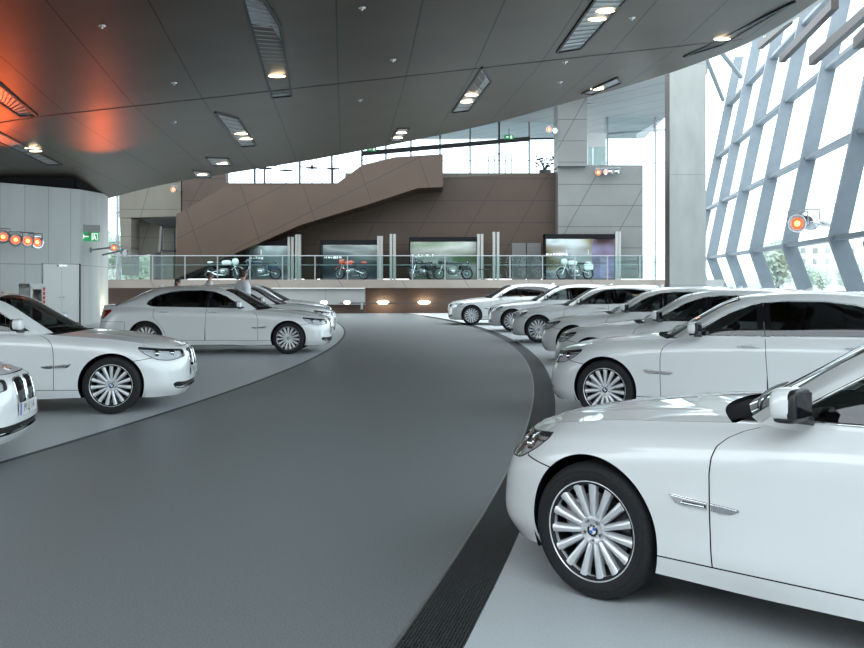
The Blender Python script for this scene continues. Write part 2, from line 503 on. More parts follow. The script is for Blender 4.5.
OVER = lambda P, u, v: P[:, 2] - (.293 + .004 * np.clip(P[:, 0], 0, 3)) - GAP
LAMP = rounded([(.36,.735),(.39,.645),(.74,.615),(.90,.632),(1.03,.705),(1.105,.765),(1.08,.795),(.95,.785),(.70,.760)], .03)
_lamp = poly_in(LAMP)
def lamp_in(P, u, v): return _lamp(u, P[:, 2]) - .004
def lamp_out(P, u, v): return -_lamp(u, P[:, 2]) - .0
KID = rounded([(.028,.515),(.028,.735),(.19,.738),(.262,.722),(.255,.56),(.205,.490)], .05, 5)
_kid = poly_in(KID)
def kid_out(P, u, v): return -_kid(P[:, 1], P[:, 2])
INT = rounded([(-.1,.262),(-.1,.345),(.55,.345),(.70,.358),(.76,.33),(.70,.275),(.55,.262)], .03)
_int = poly_in(INT)
def int_out(P, u, v): return -_int(u, P[:, 2])
TAIL = rounded([(TX(3.86),.965),(TX(3.83),.93),(TX(4.00)+.02,.76),(TEND-.55,.74),(TEND-.30,.745),(TEND-.30,.86),(TEND-.55,.93)], .03)
_tail = poly_in(TAIL)
def tail_in(P, u, v): return _tail(u, P[:, 2]) - .003
def tail_out(P, u, v): return -_tail(u, P[:, 2])
# bumper / wing seam: from the lamp's rear lower edge down to the wheel arch
ZL = lambda u: .664 - (u - .93) * .13
def wing_side(P, u, v): return np.where(u > T0 - .05, 1., np.where(u > .965, P[:, 2] - ZL(u) - GAP, u - .965 - GAP * .5))
def bumper_side(P, u, v): return np.where(u > .965, ZL(u) - P[:, 2] - GAP, .965 - u - GAP * .5 + np.clip(ZL(u) - P[:, 2], 0, 1))
RB = interp([.2, .66, .70, 1.0], [TX(3.40), TX(3.48), TX(4.6), TX(4.6)])
def rbump(P, u, v): return np.where(P[:, 2] < .69 - GAP, u - TX(3.50) - GAP, P[:, 2] * 0 - 1 + 0 * u)
def rb_low(P, u, v): return .70 - GAP - P[:, 2]
def rb_back(P, u, v): return u - TX(3.52) - GAP
def quarter(P, u, v): return np.maximum(P[:, 2] - .70 - GAP, TX(3.52) - GAP - u)

DLO = rounded([(.93,.984),(1.12,1.105),(1.36,1.252),(1.60,1.345),(1.90,1.380),(2.30,1.380),(2.62,1.345),(2.88,1.265),(3.06,1.150),(3.09,1.085),(3.02,1.035),(2.90,1.018),(2.4,1.012),(1.7,.999),(1.2,.989)], .05)
_dlo = poly_in(DLO)
def dlo(d): return lambda P, u, v: _dlo(P[:, 0], P[:, 2]) - d
def dlo_out(P, u, v): return np.where(v > .56, 1., -_dlo(P[:, 0], P[:, 2]) - .001)
def low(P, u, v): return .56 - v
def ws_in(P, u, v): return np.minimum(v - .585, .885 - .01 - u)
def ws_out(P, u, v): return np.maximum(.575 - v, u - .885)
def rw_in(P, u, v): return np.minimum(np.minimum(v - .60, u - 2.45), 3.20 - u)
def rw_out(P, u, v): return np.maximum(np.maximum(.59 - v, 2.44 - u), u - 3.21)

def both(fn):
    """left and right builders of one side part"""
    a = MB(); fn(a); b = MB(); b.mirror_y(a); return a, b
L = np.linspace
def trim_loop(mb, V, F, r, m, d=.03, which=0):
    lp = boundary(V, F)
    if lp: mb.tube(thin(lp[which], d), r, m, 6, closed=True)

# --- wheel ---------------------------------------------------------
def wheel_parts():
    """outer face towards +y, centre at the origin"""
    t = MB()
    prof = [(.228,.100),(.238,.112),(.262,.121),(.290,.1225),(.312,.119),(.328,.110),(.3365,.098),(.339,.088),(.3405,.085)]
    for gy in (.055, .015, -.025, -.065):
        prof += [(.3425,gy+.012),(.334,gy+.006),(.334,gy-.006),(.3425,gy-.012)]
    prof += [(.3405,-.085),(.332,-.108),(.300,-.122),(.262,-.121),(.228,-.100)]
    t.lathe(prof, M['rubber'], 64, 'y')
    t.lathe([(.296,.1228),(.2975,.1238),(.299,.1226)], M['rubber'], 64, 'y')
    r = MB()
    r.lathe([(.2525,.1165),(.2535,.112),(.2525,.104),(.247,.102)], M['alloy'], 64, 'y')
    r.lathe([(.2525,.1165),(.249,.1175),(.245,.115),(.241,.107),(.233,.094),(.229,.075)], M['alloy'], 64, 'y')
    r.lathe([(.229,.075),(.224,-.06),(.226,-.1)], M['barrel'], 48, 'y')
    # fifteen spokes, each a rounded rib flaring towards the rim
    for k in range(15):
        th = 2 * PI * k / 15 + .1; V = []; F = []
        st = [(.052,.0120,.092,.030),(.075,.0142,.097,.034),(.10,.0150,.101,.034),(.16,.0180,.1055,.032),(.20,.0203,.107,.030),(.228,.0228,.107,.028),(.246,.0265,.109,.024)]
        for (rad, hw, y, dp) in st:
            for (a, b) in ((-1.15,-dp),(-1.0,-.008),(-.72,-.0008),(0,.0012),(.72,-.0008),(1.0,-.008),(1.15,-dp)):
                px, py = rad, a * hw
                V.append((px * math.cos(th) - py * math.sin(th), y + b, -(px * math.sin(th) + py * math.cos(th))))
        for i in range(len(st) - 1):
            for j in range(6): F.append((i*7+j, (i+1)*7+j, (i+1)*7+j+1, i*7+j+1))
        F2 = [tuple(reversed(f)) for f in F]
        r.add(V, F2, M['alloy'], None, True)
    r.lathe([(.072,.060),(.075,.088),(.070,.096),(.058,.098),(.050,.094),(.036,.094),(.034,.092)], M['alloy'], 40, 'y')
    for k in range(5):
        th = 2 * PI * k / 5 + .3; c = (.054 * math.cos(th), 0, -.054 * math.sin(th))
        r.lathe([(.0001,.0935),(.0115,.0935),(.0125,.0975),(.0118,.1005)], M['gloss_black'], 14, 'y', c)
        r.lathe([(.007,.093),(.007,.097),(.0001,.097)], M['barrel'], 8, 'y', c)
    c = MB(); roundel(c, .0335, lambda a, b, h: (a, .0955 + h, b))
    d = MB()
    d.lathe([(.09,.030),(.178,.030),(.180,.024),(.180,-.002),(.09,-.002)], M['brake'], 48, 'y')
    d.lathe([(.03,.060),(.088,.056),(.092,.030)], M['barrel'], 32, 'y')
    for k in range(4):    # caliper over the trailing edge of the disc
        pass
    d.sq((.135, .030, .05), (.045, .045, .095), M['barrel'], .4, .4, 12, 8)
    return t, r, c, d

def roundel(mb, R, put):
    """round emblem: chrome rim, dark ring with three letters, quartered blue and white field"""
    def ring(r0, r1, h, m, a0=0., a1=2*PI, n=32):
        V = []; F = []
        for i in range(n + 1):
            t = a0 + (a1 - a0) * i / n
            V += [put(r0*math.cos(t), r0*math.sin(t), h), put(r1*math.cos(t), r1*math.sin(t), h)]
        for i in range(n): F.append((2*i, 2*i+1, 2*i+3, 2*i+2))
        mb.add(V, F, m)
    V = []; F = []
    for i in range(33):
        t = 2*PI*i/32
        for rr, hh in ((R, -.003), (R*1.0, .001), (R*.96, .002), (R*.93, .001)): V.append(put(rr*math.cos(t), rr*math.sin(t), hh))
    for i in range(32):
        for k in range(3): F.append((i*4+k, i*4+4+k, i*4+5+k, i*4+k+1))
    mb.add(V, F, M['chrome'], None, True)
    ring(R*.60, R*.94, .001, M['gloss_black'])
    ring(R*.57, R*.61, .0013, M['chrome'])
    for q in range(4): ring(0, R*.58, .0012, M['blue' if q % 2 else 'white'], q*PI/2, (q+1)*PI/2, 10)
    for ch, an in (('B', 2.27), ('M', PI/2), ('W', .87)):
        T = MB(); text_piece(T, ch, R*.40, M['white'], Matrix.Rotation(an - PI/2, 4, 'Z') @ Matrix.Translation((0, R*.765, 0)))
        mb.add([put(a, b, .0016) for a, b, _ in T.v], T.f, M['white'])

def make_car():
    root = empty('saloon_car')
    G = lambda mb, name, par=root: mb.build(name, par)
    P = M['paint']
    ring = lambda k: L(k[0], k[1], k[2])
    V1 = np.unique(np.concatenate([L(0, .74, 28), L(.74, .80, 5), L(.80, 1, 9)]))
    # dark inner shell behind the panel gaps
    s = MB(); a = MB()
    panel(a, BODY, L(0, TEND, 150), L(.02, .995, 26), M['shell'], [arches, lambda P_, u, v: lamp_out(P_, u, v) - .0, kid_out, int_out, lambda P_, u, v: tail_out(P_, u, v)], off=-.012)
    panel(a, HOOD, L(0, 1, 16), L(0, 1, 20), M['shell'], off=-.014)
    panel(a, BOOT, L(0, 1, 10), L(0, 1, 8), M['shell'], off=-.014)
    s.v, s.f, s.m, s.mats, s.ln = a.v[:], a.f[:], a.m[:], a.mats[:], a.ln[:]; s.mirror_y(a)
    # floor, wheel houses, bulkheads
    s.box((-.62, -.62, .17), (3.95, .62, .24), M['shell']); s.box((.42, -.86, .19), (2.64, .86, .25), M['shell'])
    for x in (0, AX):
        for sg in (1, -1):
            w = MB(); w.lathe([(.40,.55),(.40,.86)], M['shell'], 26, 'y', (x, 0, AZ), arc=(PI - .42, 2 * PI + .42))
            w.lathe([(.40,.55),(.01,.55)], M['shell'], 26, 'y', (x, 0, AZ), arc=(PI - .42, 2 * PI + .42))
            if sg > 0: s.mirror_y(w)
            else: 
                b = MB(); b.mirror_y(w); s.mirror_y(b)
    s.box((.40, -.68, .24), (.44, .68, .86), M['shell']); s.box((3.30, -.72, .3), (3.34, .72, .99), M['shell'])
    s.box((-.60, -.5, .22), (-.57, .5, .70), M['shell'])
    G(s, 'underbody')
    # ------------------------------------------------ nose and tail
    b = MB(); a = MB()
    TB = np.unique(np.concatenate([L(0, T0 - .1, 90)]))
    panel(a, BODY, TB, V1, P, [bumper_side, arches, lamp_out, kid_out, int_out])
    b.mirror_y(a); a.mirror_y(b) if False else None
    f = MB(); f.v, f.f, f.m, f.mats, f.ln = a.v[:], a.f[:], a.m[:], a.mats[:], a.ln[:]; f.mirror_y(a)
    bump = G(f, 'front_bumper')
    # lower air intake with chrome blade
    it = MB(); a = MB()
    V, F = panel(a, BODY, L(0, .95, 40), L(0, .4, 16), M['black'], [lambda P_, u, v: _int(u, P_[:, 2])], off=-.045)
    for h in (.285, .305, .325):
        pts = [tuple(BODY(np.array([t]), np.array([np.interp(h, [.185,.27,.46],[0,.1,.3])]))[0] + np.array([.02, -.01, 0])) for t in L(0, .78, 14)]
        a.tube(pts, .006, M['black'], 6)
    pts = [tuple(BODY(np.array([t]), np.array([.13]))[0]) for t in L(.50, .70, 10)]
    a.tube([(x + .006, y - .004, z - .012) for x, y, z in pts], .006, M['chrome'], 6)
    it.v, it.f, it.m, it.mats, it.ln = a.v[:], a.f[:], a.m[:], a.mats[:], a.ln[:]; it.mirror_y(a)
    G(it, 'lower_grille', bump)
    # kidneys
    def kidney(mb):
        panel(mb, BODY, L(0, .34, 14), L(.28, .84, 16), M['black'], [lambda P_, u, v: _kid(P_[:, 1], P_[:, 2])], off=-.05)
        E = []
        for (y, z) in KID:
            t = np.array([y]); vv = L(.25, .86, 80); Q = BODY(np.repeat(t, 80), vv); i = np.argmin(abs(Q[:, 2] - z)); E.append(tuple(Q[i] + np.array([-.006, 0, 0])))
        mb.tube(thin(E, .012), .0062, M['chrome'], 8, closed=True)
        mb.tube(thin([(x + .02, .145 + (y - .145) * .94, .615 + (z - .615) * .95) for x, y, z in E], .012), .008, M['black'], 6, closed=True)
        for y in L(.047, .243, 11):
            zz = [z for z in L(.48, .75, 55) if _kid(np.array([y]), np.array([z]))[0] > .004]
            if len(zz) < 3: continue
            pts = []
            for z in (zz[0], (zz[0] + zz[-1]) / 2, zz[-1]):
                vv = L(.25, .86, 80); Q = BODY(np.repeat(np.array([y]), 80), vv); i = np.argmin(abs(Q[:, 2] - z)); pts.append(tuple(Q[i] + np.array([.009, 0, 0])))
            for p, q in zip(pts, pts[1:]): mb.bar(p, q, .0075, .022, M['gloss_black'], (1, 0, 0))
    for mb in both(kidney): G(mb, 'kidney_grille', bump)
    # headlights
    TL = L(.32, 1.42, 44); VL = L(.40, .90, 30)
    def lampback(mb):
        panel(mb, BODY, TL, VL, M['bucket'], [lambda P_, u, v: _lamp(u, P_[:, 2]) + .004], off=-.038)
        V, F = panel(MB(), BODY, TL, VL, M['black'], [lambda P_, u, v: _lamp(u, P_[:, 2])])
        lp = boundary(V, F)[0]; V2, F2 = panel(MB(), BODY, TL, VL, M['black'], [lambda P_, u, v: _lamp(u, P_[:, 2])], off=-.040); l2 = boundary(V2, F2)[0]
        if len(lp) == len(l2):
            n = len(lp); mb.add(lp + l2, [(i, (i+1) % n, n+(i+1) % n, n+i) for i in range(n)], M['black'], None, True)
        for (t, z, r) in ((.56, .692, .040), (.80, .700, .046)):
            q = BODY(np.array([t]), np.array([np.interp(z, [.46,.60,.70],[.30,.52,.74])]))[0]; c = (q[0] + .045, q[1] - .02, z)
            mb.lathe([(r*.55,.012),(r*.6,-.012),(r*.95,-.028),(r,-.024),(r*1.02,.01)], M['chrome'], 24, 'x', c)
            mb.lathe([(.0005,-.018),(r*.3,-.014),(r*.55,.0)], M['lens'], 20, 'x', c)
            mb.lathe([(.0005,.008),(r*.6,.008)], M['gloss_black'], 20, 'x', c)
        pts = [tuple(BODY(np.array([t]), np.array([.80]))[0] + np.array([.03, -.02, -.012])) for t in L(.52, 1.18, 9)]
        mb.tube(pts, .007, M['satin'], 6)
    def lamplens(mb):
        V, F = panel(mb, BODY, TL, VL, M['lens'], [lamp_in], off=.001)
        trim_loop(mb, V, F, .0035, M['black'], .015)
    for k, (mb, l2) in enumerate(zip(both(lampback), both(lamplens))):
        h = G(mb, 'headlight'); G(l2, 'lens', h)
    # bonnet
    h = MB(); a = MB()
    panel(a, HOOD, L(0, .994, 34), L(.012, .995, 44), P, [])
    h.v, h.f, h.m, h.mats, h.ln = a.v[:], a.f[:], a.m[:], a.mats[:], a.ln[:]; h.mirror_y(a)
    hood = G(h, 'bonnet')
    e = MB(); q = HOOD(np.array([0.]), np.array([.075]))[0]; q2 = HOOD(np.array([0.]), np.array([.12]))[0]
    tx = Vector(q2 - q).normalized(); nz = Vector((-tx.z, 0, tx.x)); q = Vector(q) + nz * .003
    roundel(e, .041, lambda a_, b_, h_: tuple(q + Vector((0, a_, 0)) * 1 + tx * b_ + nz * h_))
    G(e, 'emblem', hood)
    # wings
    def wing(mb):
        panel(mb, BODY, np.unique(np.concatenate([L(.75, T0 + .42, 80), L(T0 + .42, TX(1.15), 26)])), V1, P, [arches, wing_side, lamp_out, x_before(SEAM_F), lambda P_, u, v: np.where(P_[:, 0] > .1, OVER(P_, u, v), 1.)])
        R0 = rail(L(TX(.712), TX(1.0), 12)); n = len(R0)      # return flange towards the screen pillar
        Q = [tuple(q) for q in R0] + [(q[0], q[1] - .055, q[2] + .004) for q in R0] + [(q[0], q[1] - .10, q[2] - .012) for q in R0]
        mb.add(Q, [(k*n+i, k*n+i+1, k*n+n+i+1, k*n+n+i) for k in (0, 1) for i in range(n-1)], P, None, True)
    def on_body(X, Z, t=None):
        t = TX(X) if t is None else t; vv = L(0, .86, 90)
        for _ in range(8):
            Q = BODY(np.full(90, t), vv); i = np.argmin(abs(Q[:, 2] - Z)); t -= (Q[i][0] - X) * .9
        v_ = float(np.interp(Z, Q[:, 2], vv)); return BODY(np.array([t]), np.array([v_]))[0]
    def archlip(mb, x):
        A = []; B = []
        for an in L(-.14, PI + .14, 44):
            q = on_body(x + (ARC_R + .001) * math.cos(an), AZ + (ARC_R + .001) * math.sin(an))
            A.append(tuple(q + np.array([0, -.004, 0]))); B.append((x + (ARC_R + .004) * math.cos(an), q[1] - .07, AZ + (ARC_R + .004) * math.sin(an)))
        n = len(A); mb.add(A + B, [(i, i+1, n+i+1, n+i) for i in range(n-1)], M['shell'], None, True)
    TS = L(.9, TX(3.9), 200); XS = BODY(TS, np.full(200, .35))[:, 0]
    def gill(mb):
        """long chrome vent blade let into the wing behind the wheel"""
        for (x0, x1, z0, z1, z0b, z1b, dy, m) in ((.455,.648,.600,.632,.598,.622,.004,'chrome'),(.47,.625,.604,.614,.603,.610,.0085,'satin')):
            pass
        DX, DZ = .02, -.030
        out = [(x_ + min(DX, .6425 - x_), z_ + DZ) for x_, z_ in ((.430,.636),(.462,.598),(.500,.590),(.6425,.588),(.6425,.622),(.56,.628),(.50,.637))]
        V = []
        for dy in (-.002, .007):
            for x, z in out: V.append((x, flank(x, z) + dy, z))
        n = len(out); F = [tuple(range(n, 2*n))] + [(i, (i+1) % n, n+(i+1) % n, n+i) for i in range(n)]
        mb.add(V, F, M['chrome'])
        mb.tube([(.462, flank(.452,.632)+.008,.601), (.54, flank(.53,.625)+.010,.595), (.641, flank(.645,.619)+.009,.589)], .0055, M['chrome'], 6)
        V = [(x, flank(x, z) + .0078, z) for x, z in ((.505,.569),(.636,.566),(.636,.580),(.52,.584))]; mb.add(V, [(3, 2, 1, 0)], M['gloss_black'])
        mb.tube([(.512, flank(.49,.605)+.009,.576), (.63, flank(.63,.604)+.009,.573)], .0045, M['chrome'], 6)
    def gilldoor(mb):
        out = [(.658,.558),(.70,.552),(.755,.556),(.793,.573),(.789,.583),(.73,.588),(.658,.592)]
        V = []
        for dy in (-.002, .006):
            for x, z in out: V.append((x, flank(x, z) + dy, z))
        n = len(out); F = [tuple(range(n, 2*n))] + [(i, (i+1) % n, n+(i+1) % n, n+i) for i in range(n)]
        mb.add(V, F, M['satin'])
        mb.tube([(.660, flank(.66,.619)+.008,.589), (.73, flank(.72,.616)+.008,.585), (.785, flank(.77,.611)+.006,.579)], .005, M['chrome'], 6)
    def flank(x, z):
        vv = L(.1, .93, 80); Q = BODY(np.full(80, TX(x)), vv); return float(np.interp(z, Q[:, 2], Q[:, 1]))
    for k, (mb, g, l) in enumerate(zip(both(wing), both(gill), both(lambda m_: archlip(m_, 0)))):
        w = G(mb, 'front_wing'); G(g, 'side_vent', w); G(l, 'arch_liner', w)
    # sills
    def sill(mb): panel(mb, BODY, L(TX(.30), TX(2.76), 80), L(0, .14, 9), P, [arches, SILL])
    for mb in both(sill): G(mb, 'side_sill')
    # doors
    def fdoor(mb): panel(mb, BODY, np.unique(np.concatenate([L(TX(.62), TX(1.1), 30), L(TX(1.1), TX(1.78), 16)])), V1, P, [OVER, x_after(SEAM_F), x_before(SEAM_M)])
    def rdoor(mb): panel(mb, BODY, np.unique(np.concatenate([L(TX(1.68), TX(2.5), 18), L(TX(2.5), TX(2.95), 26)])), V1, P, [OVER, x_after(SEAM_M), x_before(SEAM_R), arches])
    GU = lambda x0, x1, n: L(np.interp(x0, GN[:, 1, 0], _gu), np.interp(x1, GN[:, 1, 0], _gu), n)
    GW = L(0.02, .56, 30)
    def fglass(mb):
        panel(mb, GREEN, GU(.80, 1.72, 40), GW, M['carglass'], [low, dlo(.012), lambda P_, u, v: SEAM_M(P_[:, 2]) - .05 - P_[:, 0]], off=-.004)
    def ftrim(mb):
        V, F = panel(MB(), GREEN, GU(.80, 1.80, 44), GW, P, [low, dlo(.004), lambda P_, u, v: SEAM_M(P_[:, 2]) - .002 - P_[:, 0]])
        lp = thin(boundary(V, F)[0], .02)
        k = [abs(p[0] - SEAM_M(p[2])) > .02 for p in lp]
        j = next(i for i in range(len(lp)) if k[i] and not k[i - 1]); lp = [p for p in lp[j:] + lp[:j] if abs(p[0] - SEAM_M(p[2])) > .02]
        mb.tube(lp, .0068, M['chrome'], 6)
        panel(mb, GREEN, GU(1.4, 1.9, 20), GW, M['gloss_black'], [low, dlo(.004), lambda P_, u, v: SEAM_M(P_[:, 2]) - GAP - P_[:, 0], lambda P_, u, v: P_[:, 0] - SEAM_M(P_[:, 2]) + .07], off=.002)
    def rglass(mb):
        panel(mb, GREEN, GU(1.55, 3.3, 60), GW, M['darkglass'], [low, dlo(.012), lambda P_, u, v: P_[:, 0] - SEAM_M(P_[:, 2]) - .05], off=-.004)
    def rtrim(mb):
        V, F = panel(MB(), GREEN, GU(1.5, 3.3, 64), GW, P, [low, dlo(.004), lambda P_, u, v: P_[:, 0] - SEAM_M(P_[:, 2]) - .002])
        lp = thin(boundary(V, F)[0], .02)
        k = [abs(p[0] - SEAM_M(p[2])) > .02 for p in lp]
        j = next(i for i in range(len(lp)) if k[i] and not k[i - 1]); lp = [p for p in lp[j:] + lp[:j] if abs(p[0] - SEAM_M(p[2])) > .02]
        mb.tube(lp, .0068, M['chrome'], 6)
        panel(mb, GREEN, GU(1.4, 1.9, 20), GW, M['gloss_black'], [low, dlo(.004), lambda P_, u, v: P_[:, 0] - SEAM_M(P_[:, 2]) - GAP, lambda P_, u, v: SEAM_M(P_[:, 2]) + .07 - P_[:, 0]], off=.002)
        panel(mb, GREEN, GU(2.6, 2.9, 14), GW, M['gloss_black'], [low, dlo(.004), lambda P_, u, v: .016 - abs(P_[:, 0] - 2.74 - (P_[:, 2] - 1.0) * .15)], off=.002)
    def handle(mb, x, z):
        pts = []; rr = []
        for s_ in L(0, 1, 11):
            X = x - .12 + .24 * s_; y = flank(X, z); k = math.sin(PI * s_)
            pts.append((X, y + .004 + .034 * min(1, k * 2.2), z + .006 * k)); rr.append(.006 + .0085 * k ** .6)
        mb.tube(pts, rr, P, 8)
        mb.tube([(px, py + r_ * .9, pz) for (px, py, pz), r_ in zip(pts[2:-2], rr[2:-2])], .0055, M['chrome'], 6)
        mb.sq((x + .01, flank(x, z) - .018, z - .004), (.085, .02, .026), M['shell'], 1, 1, 14, 8)
    def mirror(mb):
        mb.sq((1.035, 1.005, 1.080), (.058, .100, .070), P, .62, .5, 28, 16)
        mb.sq((1.078, 1.005, 1.078), (.022, .097, .068), M['black'], .5, .4, 24, 12)
        mb.sq((1.040, 1.002, 1.020), (.052, .090, .018), M['black'], .6, .6, 22, 8)
        mb.box((1.097, .925, 1.028), (1.1015, 1.085, 1.128), M['gloss_black'])
        mb.hexa([(1.0,.862,.978),(1.09,.872,.978),(1.085,.955,1.015),(1.01,.955,1.015),(1.0,.86,1.01),(1.09,.86,1.01),(1.085,.955,1.05),(1.01,.955,1.05)], M['black'])
    _memo = {}
    _both = both
    def pair(fn, key):
        if key not in _memo: _memo[key] = _both(fn)
        return _memo[key]
    for k in range(2):
        fd = G(pair(fdoor, 1)[k], 'front_door'); G(pair(fglass, 2)[k], 'window', fd); G(pair(ftrim, 3)[k], 'window_frame', fd)
        G(pair(lambda m_: handle(m_, 1.60, .895), 4)[k], 'door_handle', fd); G(pair(mirror, 5)[k], 'wing_mirror', fd); G(pair(gilldoor, 6)[k], 'side_vent', fd)
        rd = G(pair(rdoor, 7)[k], 'rear_door'); G(pair(rglass, 8)[k], 'window', rd); G(pair(rtrim, 9)[k], 'window_frame', rd)
        G(pair(lambda m_: handle(m_, 2.66, .905), 10)[k], 'door_handle', rd)
    # quarters, tail
    TQ = np.unique(np.concatenate([L(TX(2.58), TX(3.5), 70), L(TX(3.5), TEND - .25, 40)]))
    def quarterp(mb): panel(mb, BODY, TQ, V1, P, [arches, x_after(SEAM_R), tail_out, quarter, lambda P_, u, v: TEND - .30 - GAP - u])
    for mb, l in zip(both(quarterp), both(lambda m_: archlip(m_, AX))):
        w = G(mb, 'rear_wing'); G(l, 'arch_liner', w)
    a = MB(); panel(a, BODY, L(TX(3.45), TEND, 40), V1, P, [rb_low, rb_back, arches])
    for zz in (.36,): pass
    f = MB(); f.v, f.f, f.m, f.mats, f.ln = a.v[:], a.f[:], a.m[:], a.mats[:], a.ln[:]; f.mirror_y(a)
    G(f, 'rear_bumper')
    def taillamp(mb): panel(mb, BODY, L(TX(3.7), TEND - .2, 40), L(.5, 1, 24), M['redlens'], [tail_in], off=.003)
    for mb in both(taillamp): G(mb, 'tail_light')
    a = MB(); panel(a, BODY, L(TEND - .30, TEND, 12), L(.54, 1, 16), P, [lambda P_, u, v: P_[:, 2] - .70 - GAP])
    panel(a, BOOT, L(0, .99, 18), L(.01, 1, 12), P)
    f = MB(); f.v, f.f, f.m, f.mats, f.ln = a.v[:], a.f[:], a.m[:], a.mats[:], a.ln[:]; f.mirror_y(a)
    f.bar((4.195, -.42, .80), (4.195, .42, .80), .012, .022, M['chrome'])
    G(f, 'boot_lid')
    # ------------------------------------------------ glasshouse
    a = MB(); panel(a, GREEN, L(0, _gu[-1], 110), np.unique(np.concatenate([L(0, .6, 40), L(.6, 1, 10)])), P, [dlo_out, ws_out, rw_out])
    f = MB(); f.v, f.f, f.m, f.mats, f.ln = a.v[:], a.f[:], a.m[:], a.mats[:], a.ln[:]; f.mirror_y(a)
    roof = G(f, 'roof')
    an = MB(); V = []
    for z, sx, sy in ((1.462,.075,.028),(1.49,.06,.022),(1.515,.038,.013),(1.528,.016,.005)):
        for t in L(0, 2*PI, 15)[:-1]: V.append((2.96 + (1.53 - z) * -.0 + (z - 1.462) * .7 + sx * math.cos(t), sy * math.sin(t), z - .035))
    F = [(i*14+j, i*14+(j+1) % 14, (i+1)*14+(j+1) % 14, (i+1)*14+j) for i in range(3) for j in range(14)] + [tuple(range(42, 56))]
    an.add(V, F, P, None, True); G(an, 'roof_antenna', roof)
    def scr(name, keep, us, m):
        a = MB(); V, F = panel(a, GREEN, us, L(.54, 1, 24), m, [keep], off=-.003)
        f = MB(); f.v, f.f, f.m, f.mats, f.ln = a.v[:], a.f[:], a.m[:], a.mats[:], a.ln[:]; f.mirror_y(a); return f
    ws = G(scr('w', ws_in, L(0.0, .90, 26), M['carglass']), 'windscreen')
    G(scr('r', rw_in, L(2.4, 3.22, 22), M['darkglass']), 'rear_window')
    cw = MB(); n = 14; V = []
    for k in range(2 * n + 1):
        s_ = abs(k - n) / n * .84; sg = 1 if k >= n else -1
        p = _hr(np.array([s_]))[0]; q_ = GREEN(np.array([0.02]), np.array([lerp(1., .50, s_)]))[0]
        V += [(p[0] - .01, sg * p[1], p[2] - .022), (q_[0] + .02, sg * q_[1], q_[2] - .012 + .012 * s_)]
    cw.add(V, [(2*i, 2*i+1, 2*i+3, 2*i+2) for i in range(2 * n)], M['shell'], None, True)
    for y0, y1, u1 in ((-.62, .02, .36), (.10, .66, .34)):
        pts = []
        for s_ in L(0, 1, 7):
            y = lerp(y0, y1, s_); ww = L(.5, 1, 60); g = GREEN(np.full(60, .045 + .05 * s_), ww); i = np.argmin(abs(g[:, 1] - abs(y))); pts.append((g[i][0] - .006, y, g[i][2] + .006))
        cw.tube(pts, .007, M['black'], 6)
    G(cw, 'scuttle_panel')
    # ------------------------------------------------ cabin
    ds = MB()
    ds.sq((.92, 0, .86), (.30, .76, .13), M['trim_in'], .5, .35, 26, 10)
    ds.sq((1.10, -.38, .97), (.16, .20, .04), M['trim_in'], .6, .6, 18, 8)
    for y in (-.81, .81): ds.box((.98, y - .02, .28), (3.3, y + .02, .950), M['trim_in'])
    ds.box((3.0, -.75, .88), (3.75, .75, .93), M['trim_in'])
    ds.box((.6, -.8, .26), (3.3, .8, .30), M['trim_in'])
    ds.sq((1.75, 0, .5), (.55, .11, .16), M['trim_in'], .4, .4, 16, 8)
    ca = G(ds, 'cabin_lining')
    sw = MB(); c = Vector((1.30, -.38, .93)); ax = Vector((-1, 0, .45)).normalized(); e1 = Vector((0, 1, 0)); e2 = ax.cross(e1)
    sw.tube([tuple(c + (e1 * math.cos(t) + e2 * math.sin(t)) * .185) for t in L(0, 2*PI, 29)[:-1]], .015, M['leather'], 8, closed=True)
    sw.sq(tuple(c), (.04, .07, .06), M['trim_in'], .7, .7, 14, 8)
    for t in (0, PI, PI * 1.5): sw.bar(tuple(c), tuple(c + (e1 * math.cos(t) + e2 * math.sin(t)) * .18), .035, .015, M['satin'], tuple(ax))
    sw.tube([tuple(c), (1.0, -.38, .80)], .03, M['trim_in'], 8)
    G(sw, 'steering_wheel')
    def seat(x, y, wd):
        m_ = MB(); R = Matrix.Rotation(.38, 4, 'Y')
        m_.sq((x, y, .55), (.27, wd, .11), M['leather'], .45, .35, 22, 10)
        m_.sq((x + .33, y, .84), (.085, wd, .33), M['leather'], .5, .4, 22, 12, R)
        m_.sq((x + .50, y, 1.215), (.048, .135, .085), M['leather'], .6, .55, 20, 10, R)
        for d in (-.06, .06): m_.tube([(x + .43, y + d, 1.10), (x + .48, y + d, 1.18)], .007, M['chrome'], 6)
        return m_
    for y in (-.38, .38): G(seat(1.52, y, .26), 'front_seat')
    m_ = MB(); R = Matrix.Rotation(.42, 4, 'Y')
    m_.sq((2.55, 0, .56), (.28, .70, .12), M['leather'], .4, .3, 28, 10); m_.sq((2.90, 0, .84), (.09, .70, .32), M['leather'], .5, .3, 28, 12, R)
    for y in (-.40, .40): m_.sq((3.05, y, 1.17), (.045, .13, .075), M['leather'], .6, .55, 18, 10, R)
    G(m_, 'rear_seat')
    rm = MB(); rm.sq((1.30, 0, 1.30), (.015, .12, .035), M['black'], .5, .5, 18, 8); rm.tube([(1.30, 0, 1.31), (1.27, 0, 1.37)], .01, M['black'], 6); G(rm, 'rear_view_mirror')
    # ------------------------------------------------ wheels
    t, r, c, d = wheel_parts(); first = None
    for (x, sg) in ((0, -1), (AX, -1), (0, 1), (AX, 1)):
        if first is None:
            first = t.build('tyre'); r.build('wheel_rim', first); c.build('wheel_cap', first); d.build('brake_disc', first); o = first
        else: o = copy_tree(first)
        o.parent = root; o.location = (x, sg * .806, .343); o.rotation_euler = (0, 0, 0 if sg > 0 else PI)
    return root

